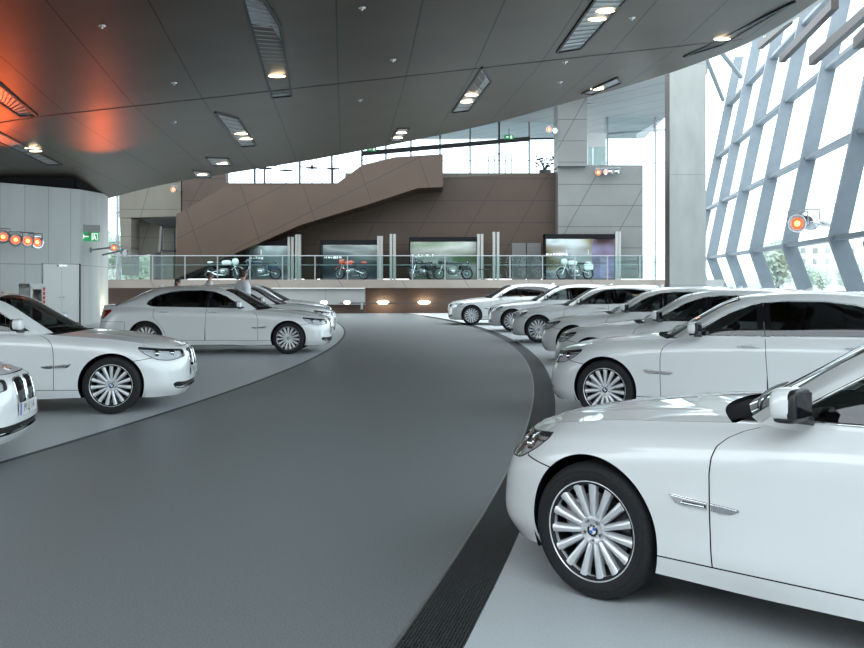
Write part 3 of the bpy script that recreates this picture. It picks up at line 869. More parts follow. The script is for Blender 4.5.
def number_plate(car):
    p = MB(); x = -.857
    p.box((x, -.26, .403), (x + .008, .26, .513), M['plate'])
    p.box((x - .001, -.258, .405), (x, -.215, .511) , M['plateblue']) if False else None
    # the viewer in front of the car sees +y at the left-hand end
    p.box((x - .0012, .214, .405), (x + .004, .258, .511), M['plateblue'])
    Mt = Matrix(((0, 0, -1, x - .0016), (-1, 0, 0, -.02), (0, 1, 0, .458), (0, 0, 0, 1)))
    text_piece(p, 'M LJ 14', .105, M['gloss_black'], Mt)
    p.build('number_plate', car)
# ================================================================== the hall
F_ = 650.; HC = 1.6; KY = 950. / 650.; MB.KY = KY      # plan depths D are drawn at F_ and built KY times deeper
DP = lambda p: Vector((p[0], p[1] * KY, p[2]))
def at(px, py, D): return ((px - 432) / F_ * D, D, HC + (280 - py) / F_ * D)
def X_(px, D): return (px - 432) / F_ * D
def Z_(py, D): return HC + (280 - py) / F_ * D

def panel_mat(name, c1, c2, lines, seam=(.02, .018, .016), scale=1.5, rough=.55, stretch=(1, 1, 1), metal=0., coat=0., spec=.4):
    """mottled cladding with seam lines; lines = (a, b, c, period, offset, width): seam where a*x+b*y+c*z hits the period"""
    m = noise_mat(name, c1, c2, scale, rough, metal, 5., stretch=stretch, coat=coat, spec=spec); t = m.node_tree; Ln = t.links.new
    b = t.nodes['Principled BSDF']; src = b.inputs['Base Color'].links[0].from_socket
    ge = nd(m, 'ShaderNodeNewGeometry'); acc = None
    for (a, bb, c, per, off, wd) in lines:
        d = nd(m, 'ShaderNodeVectorMath', operation='DOT_PRODUCT'); d.inputs[1].default_value = (a, bb, c); Ln(ge.outputs['Position'], d.inputs[0])
        s = nd(m, 'ShaderNodeMath', operation='MULTIPLY_ADD'); Ln(d.outputs['Value'], s.inputs[0]); s.inputs[1].default_value = 1 / per; s.inputs[2].default_value = off / per
        f = nd(m, 'ShaderNodeMath', operation='FRACT'); Ln(s.outputs[0], f.inputs[0])
        l = nd(m, 'ShaderNodeMath', operation='LESS_THAN'); Ln(f.outputs[0], l.inputs[0]); l.inputs[1].default_value = wd / per
        if acc is None: acc = l
        else:
            mx = nd(m, 'ShaderNodeMath', operation='MAXIMUM'); Ln(acc.outputs[0], mx.inputs[0]); Ln(l.outputs[0], mx.inputs[1]); acc = mx
    mix = nd(m, 'ShaderNodeMix', data_type='RGBA'); Ln(acc.outputs[0], mix.inputs[0]); Ln(src, mix.inputs[6]); mix.inputs[7].default_value = (*seam, 1)
    Ln(mix.outputs[2], b.inputs['Base Color'])
    return m

M['lane'] = noise_mat('lane_rubber', (.125, .133, .134), (.235, .247, .247), 110, .45, detail=3, spec=.3)
M['bay'] = noise_mat('bay_rubber', (.44, .465, .475), (.58, .605, .615), 120, .40, detail=3, spec=.4)
M['grate'] = mat('grate_black', (.03, .032, .033), .5)
M['edge'] = mat('edge_strip', (.30, .30, .29), .35, .6)
M['darkedge'] = mat('dark_edge', (.06, .062, .064), .6)
M['soffit'] = panel_mat('soffit_metal', (.078, .062, .045), (.094, .076, .057), [(1, .134 / 1.4615, 0, 1.66, .18, .035)], (.012, .011, .010), .8, .40, metal=.85)
M['soffit_lit'] = panel_mat('soffit_daylit_metal', (.46, .45, .435), (.50, .49, .475), [(1, .134 / 1.4615, 0, 1.66, .18, .03)], (.08, .08, .08), .8, .5)  # soffit metal again, paler: daylight on the rim is put into the colour
M['roofpanel'] = panel_mat('upper_roof_metal', (.30, .31, .31), (.35, .36, .36), [(1, .5, 0, 2.0, 0, .06)], (.10, .10, .105), .4, .6)
M['brown'] = panel_mat('bronze_cladding', (.046, .026, .015), (.057, .033, .020), [(0, 0, 1, 1.22, .12, .030), (1, 0, -.55, 2.7, .4, .035)], (.012, .008, .006), .6, .5)
M['stair'] = panel_mat('stair_cladding', (.050, .029, .0175), (.062, .036, .022), [(.50, 0, -1, 2.1, .0, .03), (1, 0, .35, 3.3, 1.2, .035)], (.014, .010, .008), .6, .5)
M['greyclad'] = panel_mat('grey_cladding', (.15, .15, .14), (.175, .175, .165), [(0, 0, 1, 1.15, .12, .030), (1, 0, -.55, 2.9, .9, .035)], (.05, .05, .047), .6, .5)
M['concrete'] = panel_mat('fair_faced_concrete', (.25, .253, .232), (.33, .333, .312), [(0, 0, 1, 4.0, 2.6, .03)], (.22, .22, .2), 1.6, .7, (1, 1, .35))
M['leftwall'] = panel_mat('pale_wall_panels', (.43, .445, .43), (.50, .515, .50), [(0, 0, 1, 6., 3.9, .022), (.41, .91, 0, .98, .1, .02)], (.22, .225, .22), .9, .45, (1, 1, .25))
M['olive'] = panel_mat('olive_cladding', (.105, .096, .075), (.128, .118, .093), [(0, 0, 1, 1.5, .5, .03), (1, 0, -.3, 4.2, .9, .03)], (.05, .045, .04), .6, .55)
M['parapet'] = panel_mat('parapet_cladding', (.24, .20, .17), (.28, .24, .205), [(1, 0, .6, 3.0, .5, .03)], (.13, .115, .10), .8, .45)
M['lowgrey'] = panel_mat('low_wall_grey', (.29, .29, .275), (.33, .33, .315), [(1, 0, 0, 2.4, .3, .02)], (.15, .15, .14), .8, .5)
M['lowbrown'] = panel_mat('low_wall_bronze', (.085, .050, .034), (.10, .061, .043), [(1, 0, 0, 3.1, .3, .02)], (.05, .037, .03), .8, .45)
M['dark'] = mat('dark_steel', (.035, .035, .036), .5)
M['fin'] = noise_mat('facade_fin_paint', (.17, .20, .225), (.20, .23, .255), 3, .45)
M['mullion'] = mat('mullion_grey', (.30, .31, .32), .4, .3)
M['bronze'] = mat('bronze_beam', (.045, .034, .030), .45, .2)
M['glass'] = glass_mat('facade_glass', (.90, .965, .975), .05)
M['railglass'] = glass_mat('railing_glass', (.80, .90, .89), .012)
M['steel'] = mat('brushed_steel', (.55, .56, .56), .3, .9)
M['whitepaint'] = mat('white_door_paint', (.62, .63, .62), .4)
M['signgreen'] = mat('exit_sign_green', (.0, .30, .09), .4, emit=(.0, .42, .10), estr=.35)
M['signwhite'] = mat('exit_sign_white', (.85, .9, .85), .4, emit=(.85, 1, .88), estr=.8)
M['signbox'] = mat('sign_housing', (.22, .22, .21), .4, .4)
M['louvre'] = noise_mat('louvre_metal', (.24, .25, .25), (.46, .48, .48), 3, .35, .3, stretch=(.3, 6, 1))
M['warm'] = mat('warm_lamp', (1, .9, .75), .4, emit=(1, .80, .52), estr=7)
M['wallamp'] = mat('wall_lamp_glow', (1, .9, .7), .4, emit=(1, .86, .60), estr=5)
M['redlamp'] = mat('red_stage_lamp', (.9, .1, .03), .3, emit=(1, .09, .02), estr=2.2)
M['redcore'] = mat('red_lamp_core', (1, .5, .2), .3, emit=(1, .42, .16), estr=3.)
M['tube'] = mat('display_tube', (1, 1, 1), .4, emit=(.78, .95, 1), estr=5)

def arc_pt(r, a): return (-36.6 + r * math.cos(a), 15.4 + r * math.sin(a))
def sector(name, r0, r1, m, z0, z1, a0=-1.05, a1=1.05, n=160):
    b = MB(); V = []; F = []
    for i in range(n + 1):
        a = a0 + (a1 - a0) * i / n; p, q = arc_pt(r0, a), arc_pt(r1, a)
        V += [(*p, z0), (*q, z0), (*q, z1), (*p, z1)]
    for i in range(n):
        k = 4 * i; j = k + 4
        F += [(k+3, k+2, j+2, j+3), (k, k+3, j+3, j), (k+2, k+1, j+1, j+2), (k+1, k, j, j+1)]
    F += [(0, 1, 2, 3), (4*n+3, 4*n+2, 4*n+1, 4*n)]
    b.add(V, F, m); return b.build(name)
struct(sector('floor', 34.26, 38.53, M['lane'], -.2, 0), 'dark grey rubber driving lane curving through the hall')
struct(sector('floor', 4., 34.2, M['bay'], -.2, .0), 'pale grey parking floor on the left of the lane')
struct(sector('floor', 38.83, 66, M['bay'], -.2, .0), 'pale grey parking floor on the right of the lane')
struct(sector('trim_1', 34.2, 34.26, M['darkedge'], -.2, .003), 'thin dark edge strip along the left parking floor')
struct(sector('trim_2', 38.53, 38.545, M['edge'], -.2, .003), 'thin bright metal strip edging the grating')
def grating():
    b = MB(); n = 260; a0, a1 = -.42, .36; r0, r1 = 38.545, 38.83
    V = []; F = []
    for i in range(n + 1):
        a = a0 + (a1 - a0) * i / n; V += [(*arc_pt(r0, a), -.02), (*arc_pt(r1, a), -.02)]
    F = [(2*i, 2*i+1, 2*i+3, 2*i+2) for i in range(n)]
    b.add(V, F, M['shell'])
    for k in range(19):                                       # concentric bars
        r = lerp(r0, r1 - .01, k / 18); V = []; F = []; m = 150
        for i in range(m + 1):
            a = a0 + (a1 - a0) * i / m; V += [(*arc_pt(r, a), 0), (*arc_pt(r + .009, a), 0), (*arc_pt(r + .009, a), -.018), (*arc_pt(r, a), -.018)]
        for i in range(m):
            q = 4 * i; F += [(q, q+1, q+5, q+4), (q+1, q+2, q+6, q+5), (q+3, q, q+4, q+7)]
        b.add(V, F, M['grate'])
    N = int((a1 - a0) * r0 / .028)
    for i in range(N):                                        # cross bars
        a = a0 + (a1 - a0) * i / N; d = .0045 / r0
        p = [(*arc_pt(r0, a - d), -.001), (*arc_pt(r1, a - d), -.001), (*arc_pt(r1, a + d), -.001), (*arc_pt(r0, a + d), -.001)]
        b.add(p, [(0, 1, 2, 3)], M['grate'])
    o = b.build('floor_grating'); o['kind'] = 'structure'
    o['label'] = 'black metal grating strip curving along the lane beside the right row of cars'
grating()
b = MB(); b.box((-60, -20, -.6), (60, 100, -.25), mat('subfloor', (.2, .2, .2), .8)); struct(b.build('floor'), 'concrete slab under the hall')

# ------------------------------------------------------------------ the great curved soffit
EDGE = [(-34,28.5),(-24,28),(-18,27.4),(-13.3,26.5),(-7.8,25.3),(-4.2,24.4),(-1.2,23.3),(2.3,21.6),(4.0,20.3),(5.8,18.9),(7.2,17.3),(8.1,15.6),(8.55,13.8),(8.6,11.5),(8.4,8.5),(8.1,6.0),(7.9,4.4),(7.4,1.5),(7.1,-.5)]
_es = _c([(x, y, 0) for x, y in EDGE]); EP = _es(L(0, 1, 240))[:, :2]
def zc(D): return np.where(D < 15.9, 6.3 + .108 * (15.9 - D), 6.3 + .0 * D) + np.where(abs(D - 15.9) < .8, .108 * (.8 - abs(D - 15.9)) ** 2 / 3.2 * 1., 0)
def soff(x, D):
    x = np.asarray(x, float); return zc(np.asarray(D, float)) + .11 * (x + 3) - .015 * np.clip(-9 - x, 0, 6) ** 2
def on_soffit(px, py):
    t = (280 - py) / F_; xd = (px - 432) / F_; lo, hi = .5, 60.
    for _ in range(50):
        D = (lo + hi) / 2
        if HC + t * D < float(soff(xd * D, D)): lo = D
        else: hi = D
    return Vector((xd * D, D, float(soff(xd * D, D))))
def build_soffit():
    b = MB(); Q = EP[:, 0] + .134 * EP[:, 1]; imax = int(np.argmax(Q))
    qs = np.unique(np.concatenate([L(-30, 6, 90), L(6, Q[imax] - .002, 60)])); rows = 56
    V = []; F = []
    for q in qs:
        hi = np.interp(q, Q[:imax + 1], EP[:imax + 1, 1])
        lo = -.5 if q < Q[-1] else np.interp(q, Q[imax:][::-1], EP[imax:, 1][::-1])
        for k in range(rows):
            D = lerp(lo, hi, k / (rows - 1)); x = q - .134 * D; V.append((x, D, float(soff(x, D))))
    for i in range(len(qs) - 1):
        for k in range(rows - 1): F.append((i*rows+k, (i+1)*rows+k, (i+1)*rows+k+1, i*rows+k+1)[::-1])
    b.add(V, F, M['soffit'], None, True)
    # rolled rim and fascia along the free edge
    prof = [(-.03,.0),(.16,.05),(.34,.13),(.48,.25),(.55,.42),(.57,.6),(.57,1.3)]
    V = []; F = []; n = len(EP); T = np.gradient(EP, axis=0); T /= np.linalg.norm(T, axis=1, keepdims=True); N = np.stack([-T[:, 1], T[:, 0]], 1)
    N = np.where((N * (EP - np.array([-3., 8.]))).sum(1, keepdims=True) < 0, -N, N)
    for i in range(n):
        z = float(soff(EP[i, 0], EP[i, 1]))
        for o, h in prof: V.append((EP[i, 0] + N[i, 0] * o, EP[i, 1] + N[i, 1] * o, z + h))
    K = len(prof)
    for i in range(n - 1):
        for k in range(K - 1): F.append((i*K+k, i*K+k+1, (i+1)*K+k+1, (i+1)*K+k))
    b.add(V, F, M['soffit_lit'], None, True)
    # top of the deck that the soffit carries
    top = [V[i * K + K - 1] for i in range(n)] + [(-34, -.5, 4.6)]
    b.add(top, [tuple(range(len(top)))], M['soffit'])
    for k in range(20):                                 # fascia where the unseen deck end is cut short to let skylight in
        x0, x1 = lerp(-34, 7.1, k / 20), lerp(-34, 7.1, (k + 1) / 20); z0, z1 = float(soff(x0, -.5)), float(soff(x1, -.5))
        b.hexa([(x0, -.6, z0), (x1, -.6, z1), (x1, -.5, z1), (x0, -.5, z0), (x0, -.6, z0 + 1.3), (x1, -.6, z1 + 1.3), (x1, -.5, z1 + 1.3), (x0, -.5, z0 + 1.3)], M['soffit_lit'])
    struct(b.build('ceiling'), 'dark metal soffit of curved panels sweeping over the hall')
build_soffit()
b = MB(); b.box((-26, -5.3, 0), (6.0, -5.0, 6.5), M['olive']); struct(b.build('light_block_wall'), 'olive clad wall added behind the viewpoint to cut the light from there')  # unseen wall, added to hold back low light from behind
# second fold seam across the soffit
b = MB(); pts = [(x, 15.9, float(soff(x, 15.9)) - .004) for x in L(-16, 7.6, 60)]
for p, q in zip(pts, pts[1:]): b.bar(p, q, .025, .006, M['dark'])
struct(b.build('trim_3'), 'thin cross seam where the soffit panels fold')

# recessed lights: outlines read off the soffit, each a framed louvre panel with lamps
def recess(poly, lamps, label, slats=14):
    P = [on_soffit(*p) for p in poly]; c = sum(P, Vector()) / len(P)
    root = empty('recessed_light', tuple(c), 0, label, 'ceiling light', 'recessed lights in the soffit')
    rel = [DP(p - c) for p in P]; n = len(P); dz = Vector((0, 0, .018))
    fr = MB()
    for i in range(n): fr.bar(rel[i] - dz, rel[(i+1) % n] - dz, .05, .05, M['dark'])
    fr.build('frame', root)
    lv = MB(); lv.add([tuple(r - dz * .6) for r in rel], [tuple(range(n))], M['louvre'])
    a0, a1, b0, b1 = rel[0], rel[-1], rel[1], rel[2] if n > 3 else rel[-1]
    h = n // 2
    for k in range(1, slats):
        t = k / slats; p = lerp(rel[0], rel[-1], t) - dz * 1.2; q = chain(rel[1:n-1], t) - dz * 1.2
        lv.bar(p, q, .012, .015, M['mullion'])
    lv.build('louvre_panel', root)
    for (px, py) in lamps:
        p = DP(on_soffit(px, py) - c) - dz * 1.6
        lm = MB(); lm.sq(tuple(p), (.20, .13, .02), M['warm'], 1, 1, 18, 6); lm.build('lamp', root)
def chain(ps, t):
    if len(ps) == 1: return ps[0]
    ln = [(b - a).length for a, b in zip(ps, ps[1:])]; d = t * sum(ln)
    for a, b, l in zip(ps, ps[1:], ln):
        if d <= l or b is ps[-1]: return lerp(a, b, min(1, d / l))
        d -= l
recess([(242,-6),(264,0),(280,25),(292,95),(272,97)], [(277,75)], 'longest louvred light recess in the dark soffit, one lit lamp near its lower end', 26)
recess([(215,112),(238,118),(256,145),(241,146)], [(241,133),(246,138)], 'short louvred light recess with two lit lamps, below the longest one', 8)
recess([(-4,99),(-4,80),(37,115),(19,115)], [], 'unlit louvred recess cut by the left edge of the photo', 10)
recess([(-4,140),(-4,130),(62,164),(47,164)], [(31,147),(35,150)], 'louvred light recess with two lamps above the pale left wall', 10)
recess([(398,128),(409,128),(402,141),(390,141)], [(401,132),(397,137)], 'smallest louvred recess with two lamps near the middle of the soffit edge', 5)
recess([(482,67),(491,81),(469,110),(452,112)], [(471,94),(466,101)], 'four-sided louvred recess with two lamps right of centre', 7)
recess([(597,-4),(629,-4),(581,48),(557,52)], [(605,10),(597,18)], 'bright reddish louvred recess with two lamps at the top of the photo', 12)
recess([(770,13),(795,1),(722,44),(684,56)], [(722,38)], 'long narrow light recess near the right rim of the soffit', 12)
recess([(617,77),(621,82),(592,94),(582,93)], [(597,88)], 'slim light recess on the rim above the grey column', 5)
recess([(192,170),(210,172),(212,177),(196,177)], [(202,174)], 'little single lamp recess over the left end of the brown wall', 3)
recess([(206,157),(228,158),(232,165),(212,165)], [(222,163)], 'little recess with one lamp above the left corner of the brown wall', 3)
for k, (px, py) in enumerate([(102,26),(174,83),(174,122),(362,8),(393,60),(360,100),(565,62),(560,82),(632,18)]):
    p = on_soffit(px, py); b = MB(); b.lathe([(.0005,-.05),(.02,-.05),(.025,-.03),(.035,-.012),(.07,-.008),(.075,.01)], M['steel'], 16)
    MB.KY = 1.; o = b.build('smoke_detector'); MB.KY = KY; o.location = DP(p); tag(o, 'small round metal detector on the dark soffit', 'detector', 'detectors on the soffit')

# ------------------------------------------------------------------ left wall
WA, WB, WC = Vector((-13.95, 19.6, 0)), Vector((-12.15, 22.4, 0)), Vector((-13.05, 26.2, 0)); W0 = WA + (WA - WB) * 4.
def wall_run(name, a, b_, h0, h1, th, m, label):
    d = (b_ - a).normalized(); n = Vector((-d.y, d.x, 0)) * th
    b = MB(); b.hexa([tuple(a), tuple(b_), tuple(b_ + n), tuple(a + n), (a.x, a.y, h0), (b_.x, b_.y, h1), (b_.x + n.x, b_.y + n.y, h1), (a.x + n.x, a.y + n.y, h0)], m)
    return struct(b.build(name), label)
wall_run('wall_left', W0, WB, 4.2, 4.72, .3, M['leftwall'], 'pale panelled wall with white double door')
wall_run('wall_left', WB, WC, 4.72, 5.05, .3, M['leftwall'], 'short pale wall end that turns away beside the window')
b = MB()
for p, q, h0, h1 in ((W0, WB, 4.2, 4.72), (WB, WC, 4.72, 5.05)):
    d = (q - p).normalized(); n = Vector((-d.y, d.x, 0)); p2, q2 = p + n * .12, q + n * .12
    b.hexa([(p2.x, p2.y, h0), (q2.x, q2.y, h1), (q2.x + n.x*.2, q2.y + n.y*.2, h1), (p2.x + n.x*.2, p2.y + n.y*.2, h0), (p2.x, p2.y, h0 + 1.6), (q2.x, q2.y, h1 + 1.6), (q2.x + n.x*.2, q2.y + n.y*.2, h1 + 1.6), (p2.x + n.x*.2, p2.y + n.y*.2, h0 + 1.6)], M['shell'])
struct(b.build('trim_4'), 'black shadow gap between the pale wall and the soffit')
def on_line(a, b_, px):
    k = (px - 432) / F_; d = b_ - a; t = (k * a.y - a.x) / (d.x - k * d.y); return a + d * t
def frame_at(o, dirv): o.rotation_euler = (0, 0, math.atan2(dirv.y, dirv.x))
wd = DP(WB - WA).normalized(); p0, p1 = DP(on_line(WA, WB, 42.5)), DP(on_line(WA, WB, 78.5))
wlen = (p1 - p0).length; MB.KY = 1.
for k in range(2):
    b = MB(); x0, x1 = (0.0, wlen / 2 - .004) if k == 0 else (wlen / 2 + .004, wlen)
    b.box((x0, -.035, .01), (x1, .02, 2.12), M['whitepaint'])
    o = b.build('door_%d' % (k + 1)); struct(o, 'white leaf of the double door in the pale wall'); o.location = p0; frame_at(o, wd)
    hnd = MB(); xh = wlen / 2 + (-.07 if k == 0 else .07)
    hnd.lathe([(.0005,-.062),(.028,-.062),(.028,-.035)], M['steel'], 14, 'y', (xh, 0, 1.02)); hnd.tube([(xh, -.06, 1.02), (xh, -.085, 1.02), (xh + (-.1 if k == 0 else .1), -.085, 1.02)], .009, M['steel'], 8)
    hnd.box((xh - .02, -.04, .92), (xh + .02, -.034, .97), M['steel'])
    hnd.build('door_handle', o)
b = MB(); b.box((-.03, -.02, 0), (0, .02, 2.16), M['mullion']); b.box((wlen, -.06, 0), (wlen + .05, .02, 2.16), M['dark']); b.box((-.03, -.03, 2.12), (wlen + .05, .02, 2.16), M['mullion'])
b.box((wlen * .38, -.10, 2.05), (wlen * .62, -.035, 2.11), M['steel'])
o = b.build('trim_5'); struct(o, 'frame and closer of the white double door'); o.location = p0; frame_at(o, wd); MB.KY = KY
# floor uplight at the foot of the wall end
# fire hose cabinet
fc = Vector((X_(35, 19.5), 19.6, 0)); fd = wd
root = empty('hose_cabinet', tuple(fc), math.atan2(fd.y, fd.x), 'white cabinet with glazed front and red contents, standing by the pale left wall', 'cabinet')
b = MB(); W2 = .30; hC = 1.49
b.box((-W2, -.02, 0), (-W2 + .03, .42, hC), M['whitepaint']); b.box((W2 - .03, -.02, 0), (W2, .42, hC), M['whitepaint']); b.box((-W2, -.02, hC - .12), (W2, .42, hC), M['whitepaint'])
b.box((-W2, .40, 0), (W2, .42, hC), M['whitepaint']); b.box((-W2, -.02, 0), (W2, .42, .30), M['whitepaint'])
b.build('body', root)
d_ = MB(); d_.box((-W2, -.05, .30), (-W2 + .09, -.022, hC - .10), M['whitepaint']); d_.box((W2 - .16, -.05, .30), (W2, -.022, hC - .10), M['whitepaint']); d_.box((-W2, -.05, hC - .17), (W2, -.022, hC - .05), M['whitepaint']); d_.box((-W2, -.05, .28), (W2, -.022, .38), M['whitepaint'])
dd = d_.build('door', root)
g = MB(); g.box((-W2 + .09, -.04, .38), (W2 - .16, -.034, hC - .17), M['lens']); g.build('pane', dd)
M['firered'] = mat('fire_red', (.55, .02, .02), .4)
g = MB()
for k in range(4): g.box((W2 - .125, -.0535, .88 + k * .13), (W2 - .035, -.0505, .985 + k * .13), M['firered'])
for k, ch in enumerate('FHLM'): text_piece(g, '!' if k == 3 else ch, .05, M['white'], Matrix(((1, 0, 0, W2 - .08), (0, 0, -1, -.0545), (0, 1, 0, .93 + k * .13), (0, 0, 0, 1)))) if False else None
g.build('red_notice', dd)
g = MB(); g.lathe([(.0005,.12),(.17,.12),(.18,.14),(.18,.26),(.17,.28),(.0005,.28)], M['firered'], 24, 'y', (-.04, 0, .66)); g.sq((-.02, .2, 1.06), (.07, .07, .16), M['firered'], .6, 1, 14, 8); g.build('hose_reel', root)

# exit sign on the wall end
ed = (WC - WB).normalized(); ep = Vector(at(89.5, 232.5, 22.9))
root = empty('exit_sign', tuple(ep), math.atan2(wd.y, wd.x) - .55, 'green lit exit sign with a white arrow and running figure on the pale wall', 'sign'); root.scale = (1.35, 1.35, 1.35)
b = MB(); b.box((-.27, 0, .02), (.27, .14, .20), M['signbox']); b.box((-.05, .02, -.1), (.05, .9, .10), M['signbox']); b.build('housing', root)
b = MB(); b.box((-.255, .02, -.225), (.255, .12, .02), M['signgreen']); pn = b.build('face', root)
b = MB()
def flat(poly): b.add([(x, .016, z) for x, z in poly], [tuple(range(len(poly)))], M['signwhite'])
flat([(-.21,-.105),(-.14,-.045),(-.14,-.075),(-.115,-.075),(-.165,-.105)]); flat([(-.21,-.105),(-.165,-.105),(-.115,-.135),(-.14,-.135),(-.14,-.165)]); flat([(-.19,-.118),(-.02,-.118),(-.02,-.092),(-.19,-.092)])
flat([(.06,-.20),(.06,-.015),(.22,-.015),(.22,-.20),(.20,-.20),(.20,-.035),(.08,-.035),(.08,-.20)])
flat([(.125 + .018*math.cos(t), -.06 + .018*math.sin(t)) for t in L(0, 2*PI, 13)[:-1]])
flat([(.10,-.085),(.15,-.085),(.165,-.13),(.15,-.14),(.185,-.19),(.165,-.195),(.125,-.14),(.10,-.19),(.08,-.185),(.11,-.13)])
b.build('pictogram', root)

# ------------------------------------------------------------------ stage spotlights
def spot(parent, p, aim, col='red', s=.13):
    """round projector: housing, lens, yoke"""
    R = Vector(aim).normalized().to_track_quat('Z', 'Y').to_matrix().to_4x4(); Mx = Matrix.Translation(p) @ R
    b = MB(); b.xf = Mx; b.lathe([(.0005,-s*1.1),(s*.5,-s*1.05),(s*.85,-s*.7),(s,-s*.2),(s,s*.55),(s*1.06,s*.6),(s*1.06,s*.75),(s*.93,s*.75),(s*.90,s*.45)], M['satin'], 24)
    h = b.build('lamp_head', parent)
    b = MB(); b.xf = Mx
    if col == 'red':
        b.lathe([(.0005,s*.56),(s*.55,s*.54),(s*.90,s*.46)], M['redlamp'], 24); b.lathe([(.0005,s*.60),(s*.45,s*.57)], M['redcore'], 18)
    elif col == 'small':
        b.lathe([(.0005,s*.52),(s*.5,s*.50),(s*.90,s*.44)], M['bucket'], 24); b.lathe([(.0005,s*.62),(s*.52,s*.60),(s*.66,s*.5)], M['redlamp'], 24); b.lathe([(.0005,s*.66),(s*.34,s*.63)], M['redcore'], 18)
    else: b.lathe([(.0005,s*.52),(s*.5,s*.50),(s*.90,s*.44)], M['bucket'], 24)
    b.build('lens', h)
    b = MB(); b.xf = Matrix.Translation(p)
    b.tube([(-s*1.15, 0, 0), (-s*1.15, .0, s*1.5), (s*1.15, 0, s*1.5), (s*1.15, 0, 0)], s*.1, M['mullion'], 6); b.build('yoke', h)
def lampset(name, pos, heads, label, arm=None, s=.13):
    root = empty(name, pos, 0, label, 'spotlight', 'clusters of stage spotlights')
    b = MB()
    for a, c in (arm or []): b.bar(a, c, .06, .06, M['mullion'])
    if arm: b.build('bracket', root)
    for p, aim, col in heads: spot(root, Vector(p), aim, col, s)
    return root
wn = Vector((wd.y, -wd.x, 0))
c0 = Vector((-12.9, 19.9, 2.83))
def lp(px, py, D): return DP(Vector(at(px, py, D)) - c0)
lampset('spotlight_bar', tuple(c0), [(tuple(lp(3,238,19.0)), (.5,-1,.35), 'small'), (tuple(lp(15.5,241,19.3)), (.5,-1,.35), 'small'), (tuple(lp(27,241.5,19.6)), (.7,-1,.2), 'small'), (tuple(lp(35.5,242.5,19.8)), (.9,-.8,.1), 'small')],
        'row of four red glowing spotlights on the pale left wall', [(tuple(lp(-2,235,19.35)), tuple(lp(42,239,20.3)))], .18)
c0 = Vector(at(113, 247, 23.6))
lampset('wall_spotlight', tuple(c0), [(tuple(lp(114,248,23.0)), (.3,-1,.1), 'small'), (tuple(lp(124,252.5,23.2)), (.7,-.6,-.2), 'white')],
        'two spotlights on arms reaching out from the corner of the pale wall', [(tuple(lp(91,250,23.5)), tuple(lp(112,247.5,23.2))), (tuple(lp(103,255,24.)), tuple(lp(122,250.5,23.4))), (tuple(lp(91,247.5,23.55)), tuple(lp(91,252.5,23.55)))])

# ------------------------------------------------------------------ far side of the hall
b = MB(); b.box((X_(108, 32), 31.0, 1.22), (X_(672, 31), 31.35, 1.62), M['parapet']); b.box((X_(100, 32), 31.2, 1.24), (14, 39, 1.615), M['lowgrey'])
struct(b.build('floor'), 'raised gallery with pale edge across the far end')
b = MB(); b.box((X_(108,31.6), 31.45, 0), (X_(270,31.45), 31.7, 1.24), M['lowbrown']); b.box((X_(365,31.4), 31.4, 0), (13.5, 31.7, 1.24), M['lowbrown']); struct(b.build('wall_back'), 'low bronze wall under the gallery')
b = MB(); b.box((X_(270,31.2), 31.12, .42), (X_(365,31.2), 31.6, 1.19), M['lowgrey']); b.box((X_(270,31.2), 31.25, 0), (X_(365,31.2), 31.6, .42), M['lowbrown']); struct(b.build('wall_back'), 'pale grey low wall panel under the gallery')
b = MB(); b.bar((X_(340,31), 31.0, .50), (X_(470,31), 31.2, .50), .06, .05, M['dark']); b.bar((X_(362,31), 30.95, .5), (X_(362,31), 30.95, .2), .12, .1, M['steel']); struct(b.build('trim_6'), 'thin dark rail along the foot of the low wall')
for k, (px, w) in enumerate([(324,.34),(347,.30),(383,.60),(424,.60),(462,.6),(500,.6)]):
    D = 30.98 if px < 360 else 31.38
    root = empty('wall_lamp', (X_(px, D), D, Z_(302.5, D)), 0, ['oval lit wall lamp nearest the parked white car on the left', 'oval lit wall lamp second from the left under the gallery', 'oval lit lamp left of the two on the bronze low wall', 'oval lit lamp right of the two on the bronze low wall', 'oval wall lamp behind the farthest car on the right', 'oval wall lamp behind the farthest car on the right'][k], 'wall lamp', 'oval lamps along the low wall')
    b = MB(); b.sq((0, -.02, 0), (w * .5, .035, .085), M['wallamp'], .8, .45, 24, 8); b.build('lamp_glass', root)
    b = MB(); b.sq((0, .0, 0), (w * .5 + .03, .03, .11), M['steel'], .8, .45, 24, 8); b.build('rim', root)
# gallery railing
b0 = 31.12; xs0, xs1 = X_(112, b0), X_(668, b0)
root = empty('glass_railing', (0, b0, 1.62), 0, 'glass railing with steel posts along the raised gallery', 'railing')
r = MB(); r.tube([(xs0, 0, 1.14), (xs1, 0, 1.14)], .025, M['mullion'], 8); r.build('handrail', root)
r = MB(); r.tube([(xs0, .05, .70), (xs1, .05, .70)], .018, M['mullion'], 6); r.build('rail', root)
px = 120.
k = 0
while px < 668:
    x = X_(px, b0); p = MB(); p.box((x - .025, -.03, 0), (x + .025, .03, 1.13), M['mullion']); p.build('post', root)
    x2 = min(X_(px + 32.5, b0), xs1) ; g = MB(); g.box((x + .03, -.008, .06), (x2 - .03, .004, 1.11), M['railglass'])
    if x2 - x > .2: g.build('glass_panel', root)
    px += 32.5
